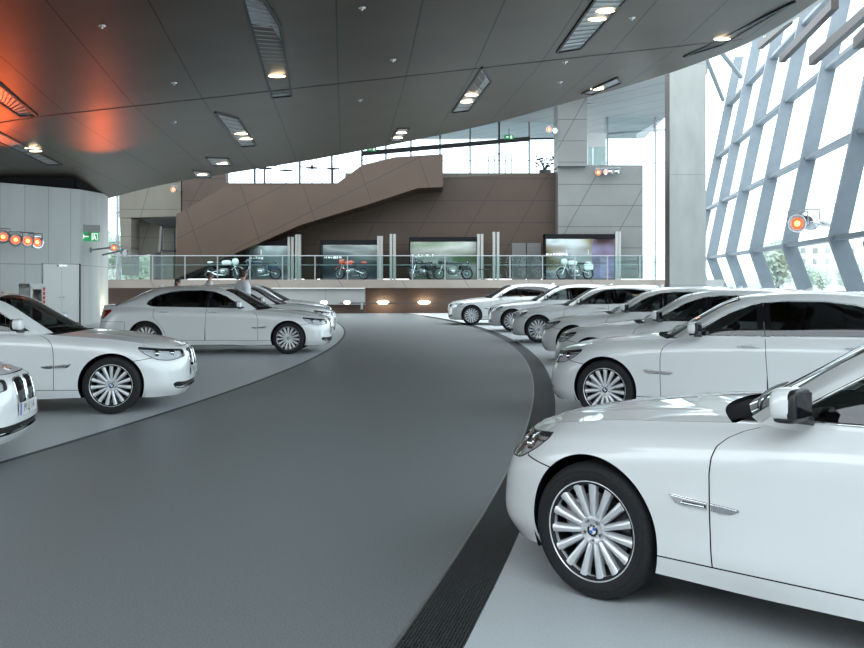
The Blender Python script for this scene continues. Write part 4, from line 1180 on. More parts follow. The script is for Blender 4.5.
# back wall, bronze cladding, and the stair enclosure standing in front of it
BD = 36.
def wall_px(name, poly, D0, D1, m, label):
    b = MB(); b.prism([(X_(x, D0), Z_(y, D0)) for x, y in poly], D0, D1, m, 'xz'); return struct(b.build(name), label)
wall_px('wall_back', [(181,279),(560,279),(560,172),(336,183),(226,183),(226,150),(181,150)][::1], BD, BD + .5, M['brown'], 'tall bronze clad wall behind the gallery')
wall_px('wall_back', [(176,279),(300,225),(366,205),(418,188),(443,187),(443,154),(395,157),(362,165),(336,184),(226,186),(181,212),(176,214)], 34.2, BD - .02, M['stair'], 'slanting bronze stair enclosure rising to the right')
wall_px('wall_back', [(558,279),(643,279),(643,165),(558,165)], 35.3, BD + .6, M['greyclad'], 'grey clad wall beside the bright window strip')
wall_px('wall_back', [(558,166),(587,166),(587,60),(558,60)], 35.0, 36.2, M['greyclad'], 'grey column rising above the bronze wall')
b = MB(); D = 23.5; b.box((X_(669.7, D), D, -.05), (X_(706, D), D + .42, 11.8), M['concrete']); struct(b.build('wall_right'), 'broad concrete pillar in front of the glass facade')
b = MB(); b.box((X_(669.7, D) - .02, D + .02, 0), (X_(669.7, D) + .001, D + .44, 11.5), M['bronze']); struct(b.build('trim_7'), 'narrow bronze strip on the left edge of the concrete pillar')
# recess at the left end of the far wall
wall_px('wall_back', [(119,218),(182,216),(182,150),(119,150)], 36.0, 37.2, M['olive'], 'olive clad lintel over the dark recess')
wall_px('wall_back', [(122,275),(131,275),(131,218.3),(119.5,218.3)], 36.0, 37.0, M['olive'], 'olive clad jamb left of the dark recess')
b = MB(); b.hexa([at(131,217.5,37), at(182,216,37), at(182,228,41), at(152,228,41), at(131,214,37), at(182,212,37), at(182,222,41), at(152,222,41)], M['dark']); struct(b.build('ceiling'), 'dark ceiling of the recess')
wall_px('wall_back', [(129,258),(158,252),(160,226),(130,216)], 37.3, 37.6, M['olive'], 'olive clad side of the recess')
b = MB(); b.box((X_(150, 41.5), 41.5, 1.6), (X_(186, 41.5), 41.8, 6.5), M['olive']); struct(b.build('wall_back'), 'end wall inside the recess')
b = MB()
for px in (161, 174): b.box((X_(px, 40), 40, 1.6), (X_(px + 1.8, 40), 40.1, 6), M['dark'])
b.box((X_(152, 40), 40, Z_(252, 40)), (X_(184, 40), 40.1, Z_(250, 40)), M['dark']); struct(b.build('trim_8'), 'dark glazing bars in the recess')
b = MB(); b.box((X_(155,39), 39, 1.62), (X_(161,39), 39.2, Z_(251,39)), M['dark']); struct(b.build('trim_9'), 'dark post beside the recess')
M['doorgrey'] = mat('door_grey', (.13, .125, .12), .7)
# grey doors in the far wall
for k, (x0, x1, y0) in enumerate([(512,526,243),(527,541,243),(304,317,246)]):
    b = MB(); b.box((X_(x0, 35.9), 35.92, 1.62), (X_(x1, 35.9), 36.05, Z_(y0, 35.9)), M['doorgrey'] if k < 2 else M['stair'])
    o = struct(b.build('door_%d' % (k + 3)), ['grey leaf of the double door in the bronze wall', 'second grey leaf of the double door in the bronze wall', 'bronze door between the first two display bays'][k])
    h = MB(); h.tube([(X_(x1 - 2, 35.85), 35.86, 2.55), (X_(x1 - 2, 35.85), 35.86, 2.75)], .02, M['steel'], 6); h.build('door_handle', o)
# ------------------------------------------------------------------ display bays and motorcycles on the gallery
def backdrop(name, ramp, seed, s=1.):
    ramp = [(p, tuple(v * .5 for v in c)) for p, c in ramp]
    m = bpy.data.materials.new(name); m.use_nodes = True; t = m.node_tree; Ln = t.links.new; b = t.nodes['Principled BSDF']
    tc = nd(m, 'ShaderNodeTexCoord'); mp = nd(m, 'ShaderNodeMapping'); mp.inputs['Location'].default_value = (seed, seed * .7, 0); mp.inputs['Scale'].default_value = (.35, 1, .9)
    mp.inputs['Rotation'].default_value = (0, .35, 0)
    nz = nd(m, 'ShaderNodeTexNoise'); nz.inputs['Scale'].default_value = s; nz.inputs['Detail'].default_value = 1.5
    rp = nd(m, 'ShaderNodeValToRGB'); e = rp.color_ramp.elements
    e[0].position, e[0].color = ramp[0][0], (*ramp[0][1], 1); e[1].position, e[1].color = ramp[-1][0], (*ramp[-1][1], 1)
    for p, c in ramp[1:-1]: q = e.new(p); q.color = (*c, 1)
    Ln(tc.outputs['Object'], mp.inputs[0]); Ln(mp.outputs[0], nz.inputs[0]); Ln(nz.outputs[0], rp.inputs[0]); Ln(rp.outputs[0], b.inputs['Base Color'])
    b.inputs['Emission Strength'].default_value = .03; Ln(rp.outputs[0], b.inputs['Emission Color']); b.inputs['Roughness'].default_value = .35
    return m
BK = [backdrop('blue_landscape_print', [(.3,(.02,.03,.04)),(.48,(.16,.20,.20)),(.6,(.34,.42,.42)),(.75,(.10,.13,.15))], 3.1),
      backdrop('grey_blue_print', [(.3,(.01,.02,.03)),(.5,(.10,.14,.16)),(.62,(.33,.36,.34)),(.8,(.03,.05,.06))], 7.7),
      backdrop('green_hill_print', [(.3,(.05,.10,.04)),(.45,(.28,.34,.24)),(.55,(.55,.56,.52)),(.7,(.10,.18,.07))], 5.2),
      backdrop('desert_print', [(.3,(.03,.03,.03)),(.42,(.30,.24,.10)),(.55,(.62,.68,.70)),(.7,(.05,.06,.06))], 9.4)]
M['lilac'] = backdrop('lilac_print', [(.35,(.20,.10,.12)),(.55,(.45,.42,.66)),(.7,(.28,.26,.5))], 1.3)
M['pillarmetal'] = mat('bay_post_metal', (.36, .35, .33), .35, .5)
M['caption'] = mat('caption_white', (.8, .8, .8), .5, emit=(.8, .8, .8), estr=.35)
def bay(x0, x1, y0, k, posts, label, side=None):
    D0, D1 = 34.6, 35.5; a, c = X_(x0, D0), X_(x1, D0); zt = Z_(y0, D0); z0 = 1.62; cx = (a + c) / 2; w = (c - a) / 2
    root = empty('display_bay', (cx, D0, z0), 0, label, 'display bay', 'backlit display bays on the gallery')
    h = zt - z0
    b = MB(); b.box((-w, .02, h - .22), (w, D1 - D0, h), M['shell']); b.box((-w, 0, 0), (-w + .06, D1 - D0, h), M['shell']); b.box((-w, .0, 0), (w, D1 - D0, .06), M['dark']); b.build('frame', root)
    b = MB(); we = w if side is None else w * .42
    b.box((-w + .06, D1 - D0 - .06, .06), (we, D1 - D0 - .02, h - .22), BK[k]); p = b.build('backdrop_print', root)
    if side is not None:
        b = MB(); b.hexa([(we, D1-D0-.06, .06), (w, .15, .06), (w, .2, .06), (we, D1-D0-.02, .06), (we, D1-D0-.06, h-.22), (w, .15, h-.1), (w, .2, h-.1), (we, D1-D0-.02, h-.22)], M['lilac']); b.build('side_print', root)
    b = MB(); b.box((-w + .1, .50, h - .20), (we - .05, .74, h - .17), M['tube']); b.build('light_box', root)
    li = bpy.data.lights.new('bay_light', 'AREA'); li.shape = 'RECTANGLE'; li.size = (we + w) * .95; li.size_y = .2; li.energy = 60 * (we + w) / 3; li.color = (.80, .95, 1)
    lo = bpy.data.objects.new('bay_light', li); COL.objects.link(lo); lo.location = (cx + (we - w) / 2, D0 * KY + .62, z0 + h - .215); lo.rotation_euler = (.25, 0, 0)
    b = MB()
    rnd = random.Random(k + 3); x = -w + .12
    while x < -w + .12 + w * .62:                      # illegible white caption on the print
        q = rnd.uniform(.05, .16); b.box((x, D1 - D0 - .075, h * .56 - rnd.uniform(.02, .06)), (x + q, D1 - D0 - .065, h * .56 + rnd.uniform(.03, .10)), M['caption']); x += q + rnd.uniform(.02, .06)
    b.build('caption', root)
    for (px, py) in posts:
        X = X_(px, D0) - cx; b = MB(); b.box((X - .07, -.05, 0), (X + .07, .30, Z_(py, D0) - z0), M['pillarmetal']); b.build('metal_post', root)
bay(245, 287, 241, 0, [(289,237),(292.5,237),(296.5,234.5),(299.5,234.5)], 'display bay with dark blue backdrop, leftmost on the gallery')
bay(320, 377, 240, 1, [(378.5,236),(381.5,236),(391,234),(394.5,234)], 'display bay with grey blue backdrop and orange motorcycle, second from the left')
bay(409, 477, 237, 2, [(478.5,234),(482,234),(494,232),(498,232)], 'display bay with green hill backdrop in the middle of the gallery')
bay(545, 615, 234, 3, [(616.5,231.5),(619.5,231.5)], 'display bay with lilac side panel and white motorcycle, rightmost on the gallery', side=1)

def motorcycle(x, D, rz, body, label, big=True):
    """front wheel towards -x"""
    root = empty('motorcycle', (x, D, 1.62), rz, label, 'motorcycle', 'motorcycles on the gallery')
    for wx in (-.74, .74):
        b = MB(); r0 = .31
        b.lathe([(r0-.07,-.05),(r0-.03,-.06),(r0,-.03),(r0+.005,0),(r0,.03),(r0-.03,.06),(r0-.07,.05)], M['rubber'], 28, 'y', (wx, 0, r0 + .005)); w = b.build('tyre', root)
        b = MB(); b.lathe([(r0-.07,-.045),(r0-.085,-.03),(r0-.085,.03),(r0-.07,.045)], M['barrel'], 28, 'y', (wx, 0, r0 + .005)); b.lathe([(.0005,-.06),(.05,-.06),(.05,.06),(.0005,.06)], M['satin'], 14, 'y', (wx, 0, r0 + .005))
        for k in range(10):
            t = 2*PI*k/10; b.bar((wx, 0, r0 + .005), (wx + .23*math.cos(t), 0, r0 + .005 + .23*math.sin(t)), .018, .014, M['barrel'], (0, 1, 0))
        b.lathe([(.06,.062),(.14,.062),(.14,.068),(.06,.068)], M['brake'], 20, 'y', (wx, 0, r0 + .005)); b.build('wheel', w)
    b = MB()
    for y in (-.085, .085): b.tube([(-.74, y, .315), (-.60, y, .66), (-.47, y, .98)], .024, M['satin'], 8)
    b.build('fork', root)
    b = MB(); b.tube([(-.47, 0, .95), (-.2, 0, .78), (.2, 0, .72), (.34, 0, .45), (.0, 0, .28), (-.30, 0, .40), (-.45, 0, .86)], .025, M['black'], 6); b.tube([(.30, -.1, .46), (.74, -.1, .315)], .03, M['satin'], 6); b.tube([(.30, .1, .46), (.74, .1, .315)], .03, M['satin'], 6); b.tube([(.2, 0, .72), (.75, 0, .86)], .02, M['black'], 6); b.build('frame', root)
    b = MB(); b.sq((-.02, 0, .42), (.24, .17, .17), M['barrel'], .45, .5, 18, 10)
    for s_ in (-1, 1): b.sq((-.06, s_ * .24, .42), (.11, .10, .085), M['satin'], .5, .5, 14, 8)
    b.build('engine', root)
    b = MB(); b.tube([(-.18, .12, .36), (-.1, .15, .22), (.3, .16, .24), (.8, .19, .42)], [.02, .022, .045, .055], M['chrome'], 8); b.build('exhaust', root)
    b = MB(); b.sq((-.16, 0, .86), (.28, .15, .135), body, .7, .7, 20, 10); b.build('fuel_tank', root)
    b = MB(); b.sq((.36, 0, .83), (.36, .13, .06), M['leather'], .6, .5, 18, 8); b.build('saddle', root)
    b = MB(); b.sq((-.62, 0, .92), (.17, .15, .17), body, .8, .8, 18, 10); b.sq((.74, 0, .88), (.17, .09, .06), body, .8, .6, 14, 8)
    b.add([(-.74,-.13,1.02),(-.74,.13,1.02),(-.50,.17,1.32),(-.50,-.17,1.32)], [(0, 1, 2, 3)], M['lens']); b.build('fairing', root)
    b = MB(); b.sq((-.785, 0, .92), (.03, .07, .06), M['lens'], .8, .8, 14, 8); b.build('headlamp', root)
    V = []; b = MB(); 
    pts = [(-.74 + .36*math.cos(t), 0, .315 + .36*math.sin(t)) for t in L(.5, 2.5, 9)]
    for p, q in zip(pts, pts[1:]): b.bar(p, q, .13, .012, body, (0, 1, 0)) if False else b.bar(p, q, .012, .13, body, (0, 1, 0))
    b.build('mudguard', root)
    b = MB(); b.tube([(-.30, -.42, 1.06), (-.44, -.2, 1.05), (-.48, 0, 1.0), (-.44, .2, 1.05), (-.30, .42, 1.06)], .015, M['black'], 8)
    for s_ in (-1, 1): b.tube([(-.44, s_*.22, 1.05), (-.46, s_*.3, 1.22)], .006, M['black'], 6); b.sq((-.46, s_*.33, 1.24), (.015, .06, .04), M['black'], .6, .6, 12, 6)
    b.build('handlebar', root)
    if big:
        for s_ in (-1, 1):
            b = MB(); b.sq((.62, s_*.28, .66), (.26, .10, .17), body, .4, .4, 16, 8); b.build('pannier', root)
    return root
M['bikeblue'] = mat('bike_dark_blue', (.015, .025, .05), .2, 0, 1)
M['bikewhite'] = mat('bike_white', (.7, .7, .68), .25, 0, 1)
M['bikered'] = mat('bike_orange_red', (.55, .07, .03), .25, 0, 1)
M['bikedark'] = mat('bike_black', (.02, .02, .02), .2, 0, 1)
motorcycle(X_(261, 33.6), 33.6, .25, M['bikeblue'], 'dark blue touring motorcycle in front of the leftmost display bay')
motorcycle(X_(224, 33.2), 33.2, PI - .2, M['bikewhite'], 'white off-road motorcycle below the foot of the bronze stair enclosure', False)
motorcycle(X_(352, 33.6), 33.6, -.5, M['bikered'], 'orange red motorcycle in front of the grey blue display bay', False)
motorcycle(X_(421, 33.5), 33.5, .9, M['bikedark'], 'black motorcycle at the left end of the green display bay')
motorcycle(X_(453, 33.6), 33.6, .2, M['bikedark'], 'long black motorcycle in the middle of the green display bay')
motorcycle(X_(575, 33.6), 33.6, .3, M['bikewhite'], 'white sports motorcycle in front of the bay with the lilac side panel')
# bench beside the middle bay
root = empty('side_table', (X_(484, 33.4), 33.4, 1.62), 0, 'small dark table standing right of the green display bay', 'table')
b = MB(); b.box((-.30, -.25, .50), (.30, .25, .54), M['dark']); b.build('table_top', root); b = MB(); b.tube([(0, 0, .02), (0, 0, .5)], .03, M['dark'], 8); b.lathe([(.0005,.03),(.2,.02),(.22,0)], M['dark'], 18); b.build('leg', root)

# ------------------------------------------------------------------ upper storey behind the wall
b = MB(); b.box((X_(225,36.5), 36.5, 6.7), (X_(345,36.5), 46, Z_(183,36.5)), M['olive']); b.box((X_(345,36.5), 36.5, 7.0), (7.6, 46, Z_(173,36.5)), M['olive']); struct(b.build('floor'), 'upper terrace floor behind the bronze wall')
zt = Z_(183, 36.5)
def bar_table(px, D, h=1.12):
    root = empty('bar_table', (X_(px, D), D, zt), 0, {265:'tall table with thick dark stem at the left of the upper terrace', 286:'slim tall table with round top, second from the left on the upper terrace', 312:'tall round table with flowers, third from the left on the upper terrace', 333:'tall round table at the right end of the upper terrace'}[px], 'table', 'bar tables on the upper terrace')
    b = MB(); b.lathe([(.0005,h),(.42,h),(.44,h-.015),(.42,h-.03),(.0005,h-.05)], M['dark'], 24); b.build('table_top', root)
    b = MB(); b.lathe([(.0005,h-.03),(.035,h-.04),(.035,.04),(.24,.02),(.25,0)], M['dark'], 16); b.build('pedestal', root)
for px, D in ((265,38.2),(286,38.8),(312,38.0),(333,38.3)): bar_table(px, D)
root = empty('flower_vase', (X_(312,38), 38, zt + 1.12), 0, 'small vase of twigs on the third bar table', 'vase')
b = MB(); b.lathe([(.0005,0),(.05,0),(.07,.08),(.04,.18),(.05,.22)], M['dark'], 14); b.build('vase', root)
b = MB(); rnd = random.Random(2)
for k in range(9):
    d = Vector((rnd.uniform(-.25,.25), rnd.uniform(-.2,.2), rnd.uniform(.2,.4))); b.tube([(0,0,.2), tuple(Vector((0,0,.2)) + d)], .008, M['dark'], 5); b.sq(tuple(Vector((0,0,.2)) + d), (.04,.04,.03), M['dark'], 1, 1, 8, 6)
b.build('twigs', root)
root = empty('glass_railing', (0, 36.8, zt), 0, 'slim railing of the upper terrace in front of the bar tables', 'railing')
b = MB(); b.tube([(X_(226,36.8), 0, 1.0), (X_(340,36.8), 0, 1.0)], .02, M['dark'], 6); b.build('handrail', root)
for px in (228, 234, 264, 271, 296, 322, 339):
    b = MB(); x = X_(px, 36.8); b.box((x-.02, -.02, 0), (x+.02, .02, 1.0), M['dark']); b.build('post', root)
# rear glazing of the upper storey
GD = 46.
n = 1
xs = [226, 255, 300, 332, 362, 386, 411, 440, 470, 499, 529, 558]
for k, (x0, x1) in enumerate(zip(xs, xs[1:])):
    b = MB(); z0 = Z_(176 if x0 > 340 else 186, GD)
    b.box((X_(x0, GD), GD, z0), (X_(x1, GD), GD + .03, 14.5), M['glass']); struct(b.build('window_%d' % n), 'pane of the upper storey rear glazing'); n += 1
    b = MB(); b.box((X_(x0, GD) - .06, GD - .12, z0), (X_(x0, GD) + .06, GD + .02, 14.5), M['mullion'] if x0 in (470, 529) else M['dark']); struct(b.build('trim_%d' % (9 + n)), 'upright of the upper storey rear glazing')
b = MB(); b.hexa([at(362,156,GD-.2), at(530,141,GD-.2), at(530,141,GD+.2), at(362,156,GD+.2), at(362,151,GD-.2), at(530,136.5,GD-.2), at(530,136.5,GD+.2), at(362,151,GD+.2)], M['dark'])
b.hexa([at(528,140,GD-.1), at(560,139.5,GD-.1), at(560,139.5,GD+.1), at(528,140,GD+.1), at(528,138,GD-.1), at(560,137.5,GD-.1), at(560,137.5,GD+.1), at(528,138,GD+.1)], M['dark']); struct(b.build('trim_60'), 'dark sloping transom of the upper glazing')
b = MB()
for px in (488, 494, 505, 511): b.box((X_(px, 44), 44, Z_(173,44)), (X_(px + .9, 44), 44.06, Z_(155,44)), M['dark'])
for a, c in ((496, 525),): b.box((X_(a, 44), 44, Z_(154.5,44)), (X_(c, 44), 44.06, Z_(153.5,44)), M['dark'])
b.box((X_(360,44), 44, Z_(160.5,44)), (X_(558,44), 44.04, Z_(160,44)), M['dark']); struct(b.build('trim_61'), 'door frames and bar of the upper glazing')
def hung_sign(px, py, D, label):
    root = empty('exit_sign', at(px, py, D), 0, label, 'sign', 'exit signs of the upper storey'); b = MB(); b.box((-.32, 0, -.14), (.32, .08, .14), M['signgreen']); b.box((-.02, .02, .14), (.02, .06, .6), M['dark']); f = b.build('face', root)
    b = MB(); b.add([(-.22, -.004, 0), (-.1, -.004, -.08), (-.1, -.004, .08)], [(0, 1, 2)], M['signwhite']); b.box((-.1, -.006, -.02), (.02, -.002, .02), M['signwhite']); b.box((.1, -.006, -.1), (.22, -.002, .1), M['signwhite']); b.build('pictogram', root)
hung_sign(509, 137, 45, 'small green exit sign under the dark upper roof, right one')
hung_sign(371.5, 149, 45, 'small green exit sign just under the soffit rim, left one')
# planter
root = empty('potted_plant', (X_(545,40), 40, Z_(173,36.5)), 0, 'dark planter with bare twigs at the right end of the upper glazing', 'plant')
b = MB(); b.lathe([(.0005,0),(.32,0),(.38,.75),(.34,.75),(.32,.7),(.0005,.7)], M['dark'], 20); b.build('pot', root)
b = MB(); rnd = random.Random(5)
for k in range(26):
    d = Vector((rnd.uniform(-.55,.55), rnd.uniform(-.4,.4), rnd.uniform(.3,.95))); e = Vector((0,0,.7)) + d; b.tube([(0,0,.7), tuple(Vector((0,0,.7)) + d*.5 + Vector((0,0,.1))), tuple(e)], .014, M['dark'], 5); b.sq(tuple(e), (.09,.07,.05), M['dark'], 1, 1, 8, 6)
b.build('twigs', root)
# upper roof: pale panels over the terrace and beyond
b = MB()
b.hexa([(-30,33.0,12.6),(14,33.0,12.1),(17,52,12.9),(-34,66,15.8),(-30,33.0,13.2),(14,33.0,12.7),(17,52,13.5),(-34,66,16.4)], M['roofpanel']); struct(b.build('ceiling'), 'pale panelled underside of the upper roof')
b = MB(); b.bar(at(585,103,40), at(668,94,40), .2, .22, M['mullion']); b.bar(at(606,134,46), at(668,129.5,46), .2, .16, M['mullion']); struct(b.build('trim_62'), 'grey beams under the upper roof')
b = MB(); b.box((X_(588,40), 40, 7.6), (X_(606,40), 41.5, Z_(133,40)), M['whitepaint']); struct(b.build('wall_back'), 'white wall stub above the grey cladding')
b = MB(); D = 36.3; z0 = Z_(165,D)
root = empty('glass_railing', (0, D, z0), 0, 'short glass balustrade on top of the grey clad wall', 'railing')
b.box((X_(588,D), 0, 0), (X_(606,D), .02, 1.0), M['railglass']); b.build('glass_panel', root)
b = MB(); b.tube([(X_(587,D), 0, 1.0), (X_(606,D), 0, 1.0)], .02, M['steel'], 6); b.build('handrail', root)
b = MB(); b.box((X_(593,D)-.02, -.02, 0), (X_(593,D)+.02, .04, 1.0), M['steel']); b.build('post', root)
# bright window strips left and right of the far wall
def strip(n, x0, x1, D, z0, z1, label, bars, hb):
    b = MB(); b.box((X_(x0,D), D, z0), (X_(x1,D), D + .03, z1), M['glass']); struct(b.build('window_%d' % n), label)
    b = MB()
    for px in bars: b.box((X_(px,D)-.05, D-.15, z0), (X_(px,D)+.05, D, z1), M['mullion'])
    for z in hb: b.box((X_(x0,D), D-.1, z-.03), (X_(x1,D), D, z+.03), M['mullion'])
    struct(b.build('trim_%d' % (62 + n)), 'glazing bars of the ' + label)
strip(40, 604, 672, 44, 1.6, 13., 'tall bright window strip beside the concrete pillar', (607, 655), (Z_(163,44), Z_(262,44)))
strip(41, 60, 124, 40, 1.2, 9., 'narrow bright window between the pale wall and the far wall', (118,), (Z_(213,40), Z_(266,40)))
# spotlights at the far end
c0 = Vector(at(602, 172, 35.0))
lampset('spotlight_bar', tuple(c0), [(tuple(lp(598.5,172.5,35.0)), (-.3,-1,-.1), 'red'), (tuple(lp(604.5,172.0,35)), (.5,-.8,-.1), 'small'), (tuple(lp(610.5,171.5,35)), (.8,-.5,-.1), 'white'), (tuple(lp(617,171.5,35)), (.9,-.5,-.1), 'white')],
        'row of four little spotlights on the grey wall, one glowing red', [(tuple(lp(596,168.5,35.15)), tuple(lp(620,168,35.15))), (tuple(lp(612,168.5,35.15)), tuple(lp(612,165,35.4)))], .15)
c0 = Vector(at(553, 131, 34.8))
lampset('wall_spotlight', tuple(c0), [(tuple(lp(549.5,129.5,34.6)), (-.5,-1,-.1), 'red'), (tuple(lp(554,131,34.7)), (.4,-1,0), 'white')], 'small red spotlight on an arm at the left of the grey column', [(tuple(lp(553,130.5,34.8)), tuple(lp(560,130,35.1)))], .14)
c0 = Vector(at(176, 189, 35.6))
lampset('wall_spotlight', tuple(c0), [(tuple(lp(174,189.5,35.4)), (-.2,-1,-.1), 'red')], 'single small red spotlight on the olive lintel, left end of the far wall', [(tuple(lp(174,189,35.5)), tuple(lp(181,190,35.9)))], .14)

# ------------------------------------------------------------------ glazed facade on the right: kinked, leaning fins
A_ = .206
def fac(D, z, off=0.):
    """point of the facade skin: leaning in up to the knee at 2.7 m, then out"""
    x = 7.32 + A_ * D + (.20 * (z - 2.7) if z > 2.7 else .36 * (2.7 - z)) - off * .98
    return Vector((x, D + off * .2, z))
FD = [13.3 + 3.7 * k for k in range(-5, 7)]
LV = [-.05, 2.7, 5.45, 8.25, 11.05, 13.6]
SK = .18                                         # the fins also rake along the facade
def fpt(D, z, off=0.): return fac(D - (SK * (z - 2.7) * .3 if z > 2.7 else 0), z, off)
tn = 120; wn_ = 60
for i, D in enumerate(FD):
    b = MB()
    for z0, z1 in zip(LV, LV[1:]):
        V = []
        for z in (z0, z1):
            p, q = fpt(D, z, -.03), fpt(D, z, .42); t = Vector((A_, 1, 0)).normalized() * .06
            V += [tuple(p - t), tuple(p + t), tuple(q + t), tuple(q - t)]
        b.hexa(V, M['fin'])
    struct(b.build('trim_%d' % tn), 'pale grey kinked fin of the glass facade'); tn += 1
for i, (D0, D1) in enumerate(zip(FD, FD[1:])):
    for j, (z0, z1) in enumerate(zip(LV, LV[1:])):
        b = MB(); q = [fpt(D0, z0), fpt(D1, z0), fpt(D1, z1), fpt(D0, z1)]; b.add([tuple(p) for p in q], [(0, 1, 2, 3)], M['glass'])
        o = struct(b.build('window_%d' % wn_), 'pane of the leaning glass facade'); wn_ += 1
        dm = lerp(D0, D1, .30); b = MB(); b.tube([tuple(fpt(dm, z0, .05)), tuple(fpt(dm, z1, .05))], .045, M['dark'], 6)
        for zz in (.5,):
            zm = lerp(z0, z1, zz); b.tube([tuple(fpt(dm, zm, .0)), tuple(fpt(dm, zm, .16))], .05, M['mullion'], 6)
        b.build('glazing_rod', o)
        if j < 4:
            b = MB(); b.bar(tuple(fpt(D0, z1, .16)), tuple(fpt(D1, z1, .16)), .30, .12, M['fin']); struct(b.build('trim_%d' % tn), 'pale grey transom of the glass facade'); tn += 1
b = MB(); b.bar(tuple(fpt(FD[0], .06, .1)), tuple(fpt(FD[-1], .06, .1)), .5, .16, M['fin']); struct(b.build('baseboard_right'), 'sill along the foot of the glass facade')
# bronze beams and pipe struts near the top
for k, (a, c) in enumerate([((812,61,19.3),(905,-22,14.4)), ((782,59,22.8),(835,4,18.4)), ((760,46,26.4),(790,20,23.2)), ((858,43,14.5),(930,-30,11))]):
    b = MB(); b.bar(at(*a), at(*c), .20, .26, M['bronze']); o = struct(b.build('trim_%d' % (tn + k)), 'short bronze beam hung inside the facade')
tn += 4
for k, (a, c) in enumerate([((706,58,26),(723,100,30)), ((718,48,24),(741,77,27.5))]):
    b = MB(); b.tube([at(*a), at(*c)], .09, M['fin'], 12); struct(b.build('trim_%d' % (tn + k)), 'steel pipe strut between soffit and facade')
tn += 2
# moving-head lamps on the facade fin
c0 = Vector(at(812, 225, 15.6))
lampset('wall_spotlight', tuple(c0), [(tuple(lp(798,224,15.3)), (-.55,-1,.05), 'small'), (tuple(lp(810,222,15.5)), (-.2,1,.3), 'white')], 'pair of silver spotlights, one glowing red, on the facade fin at the right edge',
        [(tuple(lp(806,222,15.8)), tuple(lp(829,226,16.2))), (tuple(lp(817,220,15.9)), tuple(lp(829,224,16.2)))], .20)

# ------------------------------------------------------------------ outside
M['leaf'] = noise_mat('haze_pale_leaves', (.46, .54, .42), (.62, .68, .56), 4, .7)  # greens bleached: outdoor haze and glare are put into the colour
M['bark'] = mat('tree_bark', (.12, .10, .08), .8)
M['render'] = mat('hazy_office_render', (.66, .67, .66), .7)  # wall tone lightened so that it carries the haze
M['tarmac'] = noise_mat('forecourt', (.32, .32, .31), (.38, .38, .37), .5, .8)
b = MB(); b.box((-400, -300, -.9), (400, 500, -.62), M['tarmac']); struct(b.build('floor'), 'paved forecourt outside')
def tree(x, y, h, label):
    root = empty('tree', (x, y, -.6), 0, label, 'tree', 'trees outside the glass')
    b = MB(); b.tube([(0, 0, 0), (0, 0, h * .5)], [h * .03, h * .018], M['bark'], 8); b.build('trunk', root)
    b = MB(); rnd = random.Random(int(x * 7 + y)); V = []; F = []
    for k in range(900):
        d = Vector((rnd.gauss(0, 1), rnd.gauss(0, 1), rnd.gauss(0, 1))).normalized() * rnd.random() ** .4
        c = Vector((d.x * h * .33, d.y * h * .33, h * .62 + d.z * h * .36)); s = h * .035
        u = Vector((rnd.gauss(0, 1), rnd.gauss(0, 1), rnd.gauss(0, 1))).normalized(); v = u.orthogonal().normalized()
        k0 = len(V); V += [tuple(c - u * s - v * s * .6), tuple(c + u * s - v * s * .6), tuple(c + u * s + v * s * .6), tuple(c - u * s + v * s * .6)]; F.append((k0, k0+1, k0+2, k0+3))
    b.add(V, F, M['leaf']); b.build('crown', root)
for k, (px, D, h) in enumerate([(778,62,6.2),(806,78,4.2),(822,84,4.0),(850,72,4.6),(884,66,5.4),(100,70,8.0),(113,62,6.5),(148,75,6.5),(135,58,4.6)]):
    tree(X_(px, D), D, h, ['tallest tree outside the right facade', 'low tree in front of the pale office block, left', 'low tree in front of the pale office block, right', 'tree outside near the right edge', 'tree outside at the right edge', 'tree outside the narrow left window', 'nearer tree outside the narrow left window', 'tree beyond the dark recess', 'low tree beyond the dark recess'][k])
root = empty('office_building', (X_(815,110), 110, -.6), .2, 'haze-paled office block with small grey windows outside the facade', 'building')
b = MB(); b.box((-6, 0, 0), (9, 8, 8.6), M['render']); b.build('wall', root)
for r_ in range(4):
    for c_ in range(6):
        b = MB(); b.box((-5 + c_ * 2.3, -.06, 1.3 + r_ * 1.8), (-4.1 + c_ * 2.3, .05, 2.2 + r_ * 1.8), M['lowgrey']); b.build('window', root)  # dark panes done in pale grey, the haze is in their colour

# ------------------------------------------------------------------ people
def skin_mesh(name, chains, m, parent=None, sub=2):
    """one continuous surface grown around branching chains; chains = lists of (x,y,z,r); shared points are merged"""
    V = []; R = []; E = []; idx = {}
    for ch in chains:
        prev = None
        for x, y, z, r in ch:
            k = (round(x, 4), round(y, 4), round(z, 4))
            if k not in idx: idx[k] = len(V); V.append((x, y, z)); R.append(r)
            i = idx[k]
            if prev is not None and prev != i: E.append((prev, i))
            prev = i
    me = bpy.data.meshes.new(name); me.from_pydata(V, E, []); o = bpy.data.objects.new(name, me); COL.objects.link(o)
    md = o.modifiers.new('s', 'SKIN'); md.use_smooth_shade = True
    for i, r in enumerate(R): me.skin_vertices[0].data[i].radius = (r if isinstance(r, tuple) else (r, r)); me.skin_vertices[0].data[i].use_root = (i == 0)
    sb = o.modifiers.new('u', 'SUBSURF'); sb.levels = sub; sb.render_levels = sub
    dg = bpy.context.evaluated_depsgraph_get(); m2 = bpy.data.meshes.new_from_object(o.evaluated_get(dg)); bpy.data.objects.remove(o); bpy.data.meshes.remove(me)
    m2.name = name; m2.materials.clear(); m2.materials.append(m)
    for p in m2.polygons: p.use_smooth = True; p.material_index = 0
    o = bpy.data.objects.new(name, m2); COL.objects.link(o)
    if parent is not None: o.parent = parent
    return o
M['skin'] = mat('skin', (.52, .32, .24), .5)
M['hair'] = noise_mat('brown_hair', (.030, .018, .012), (.055, .034, .022), 40, .5)
M['shirt'] = noise_mat('white_shirt', (.78, .80, .84), (.84, .86, .89), 9, .7)
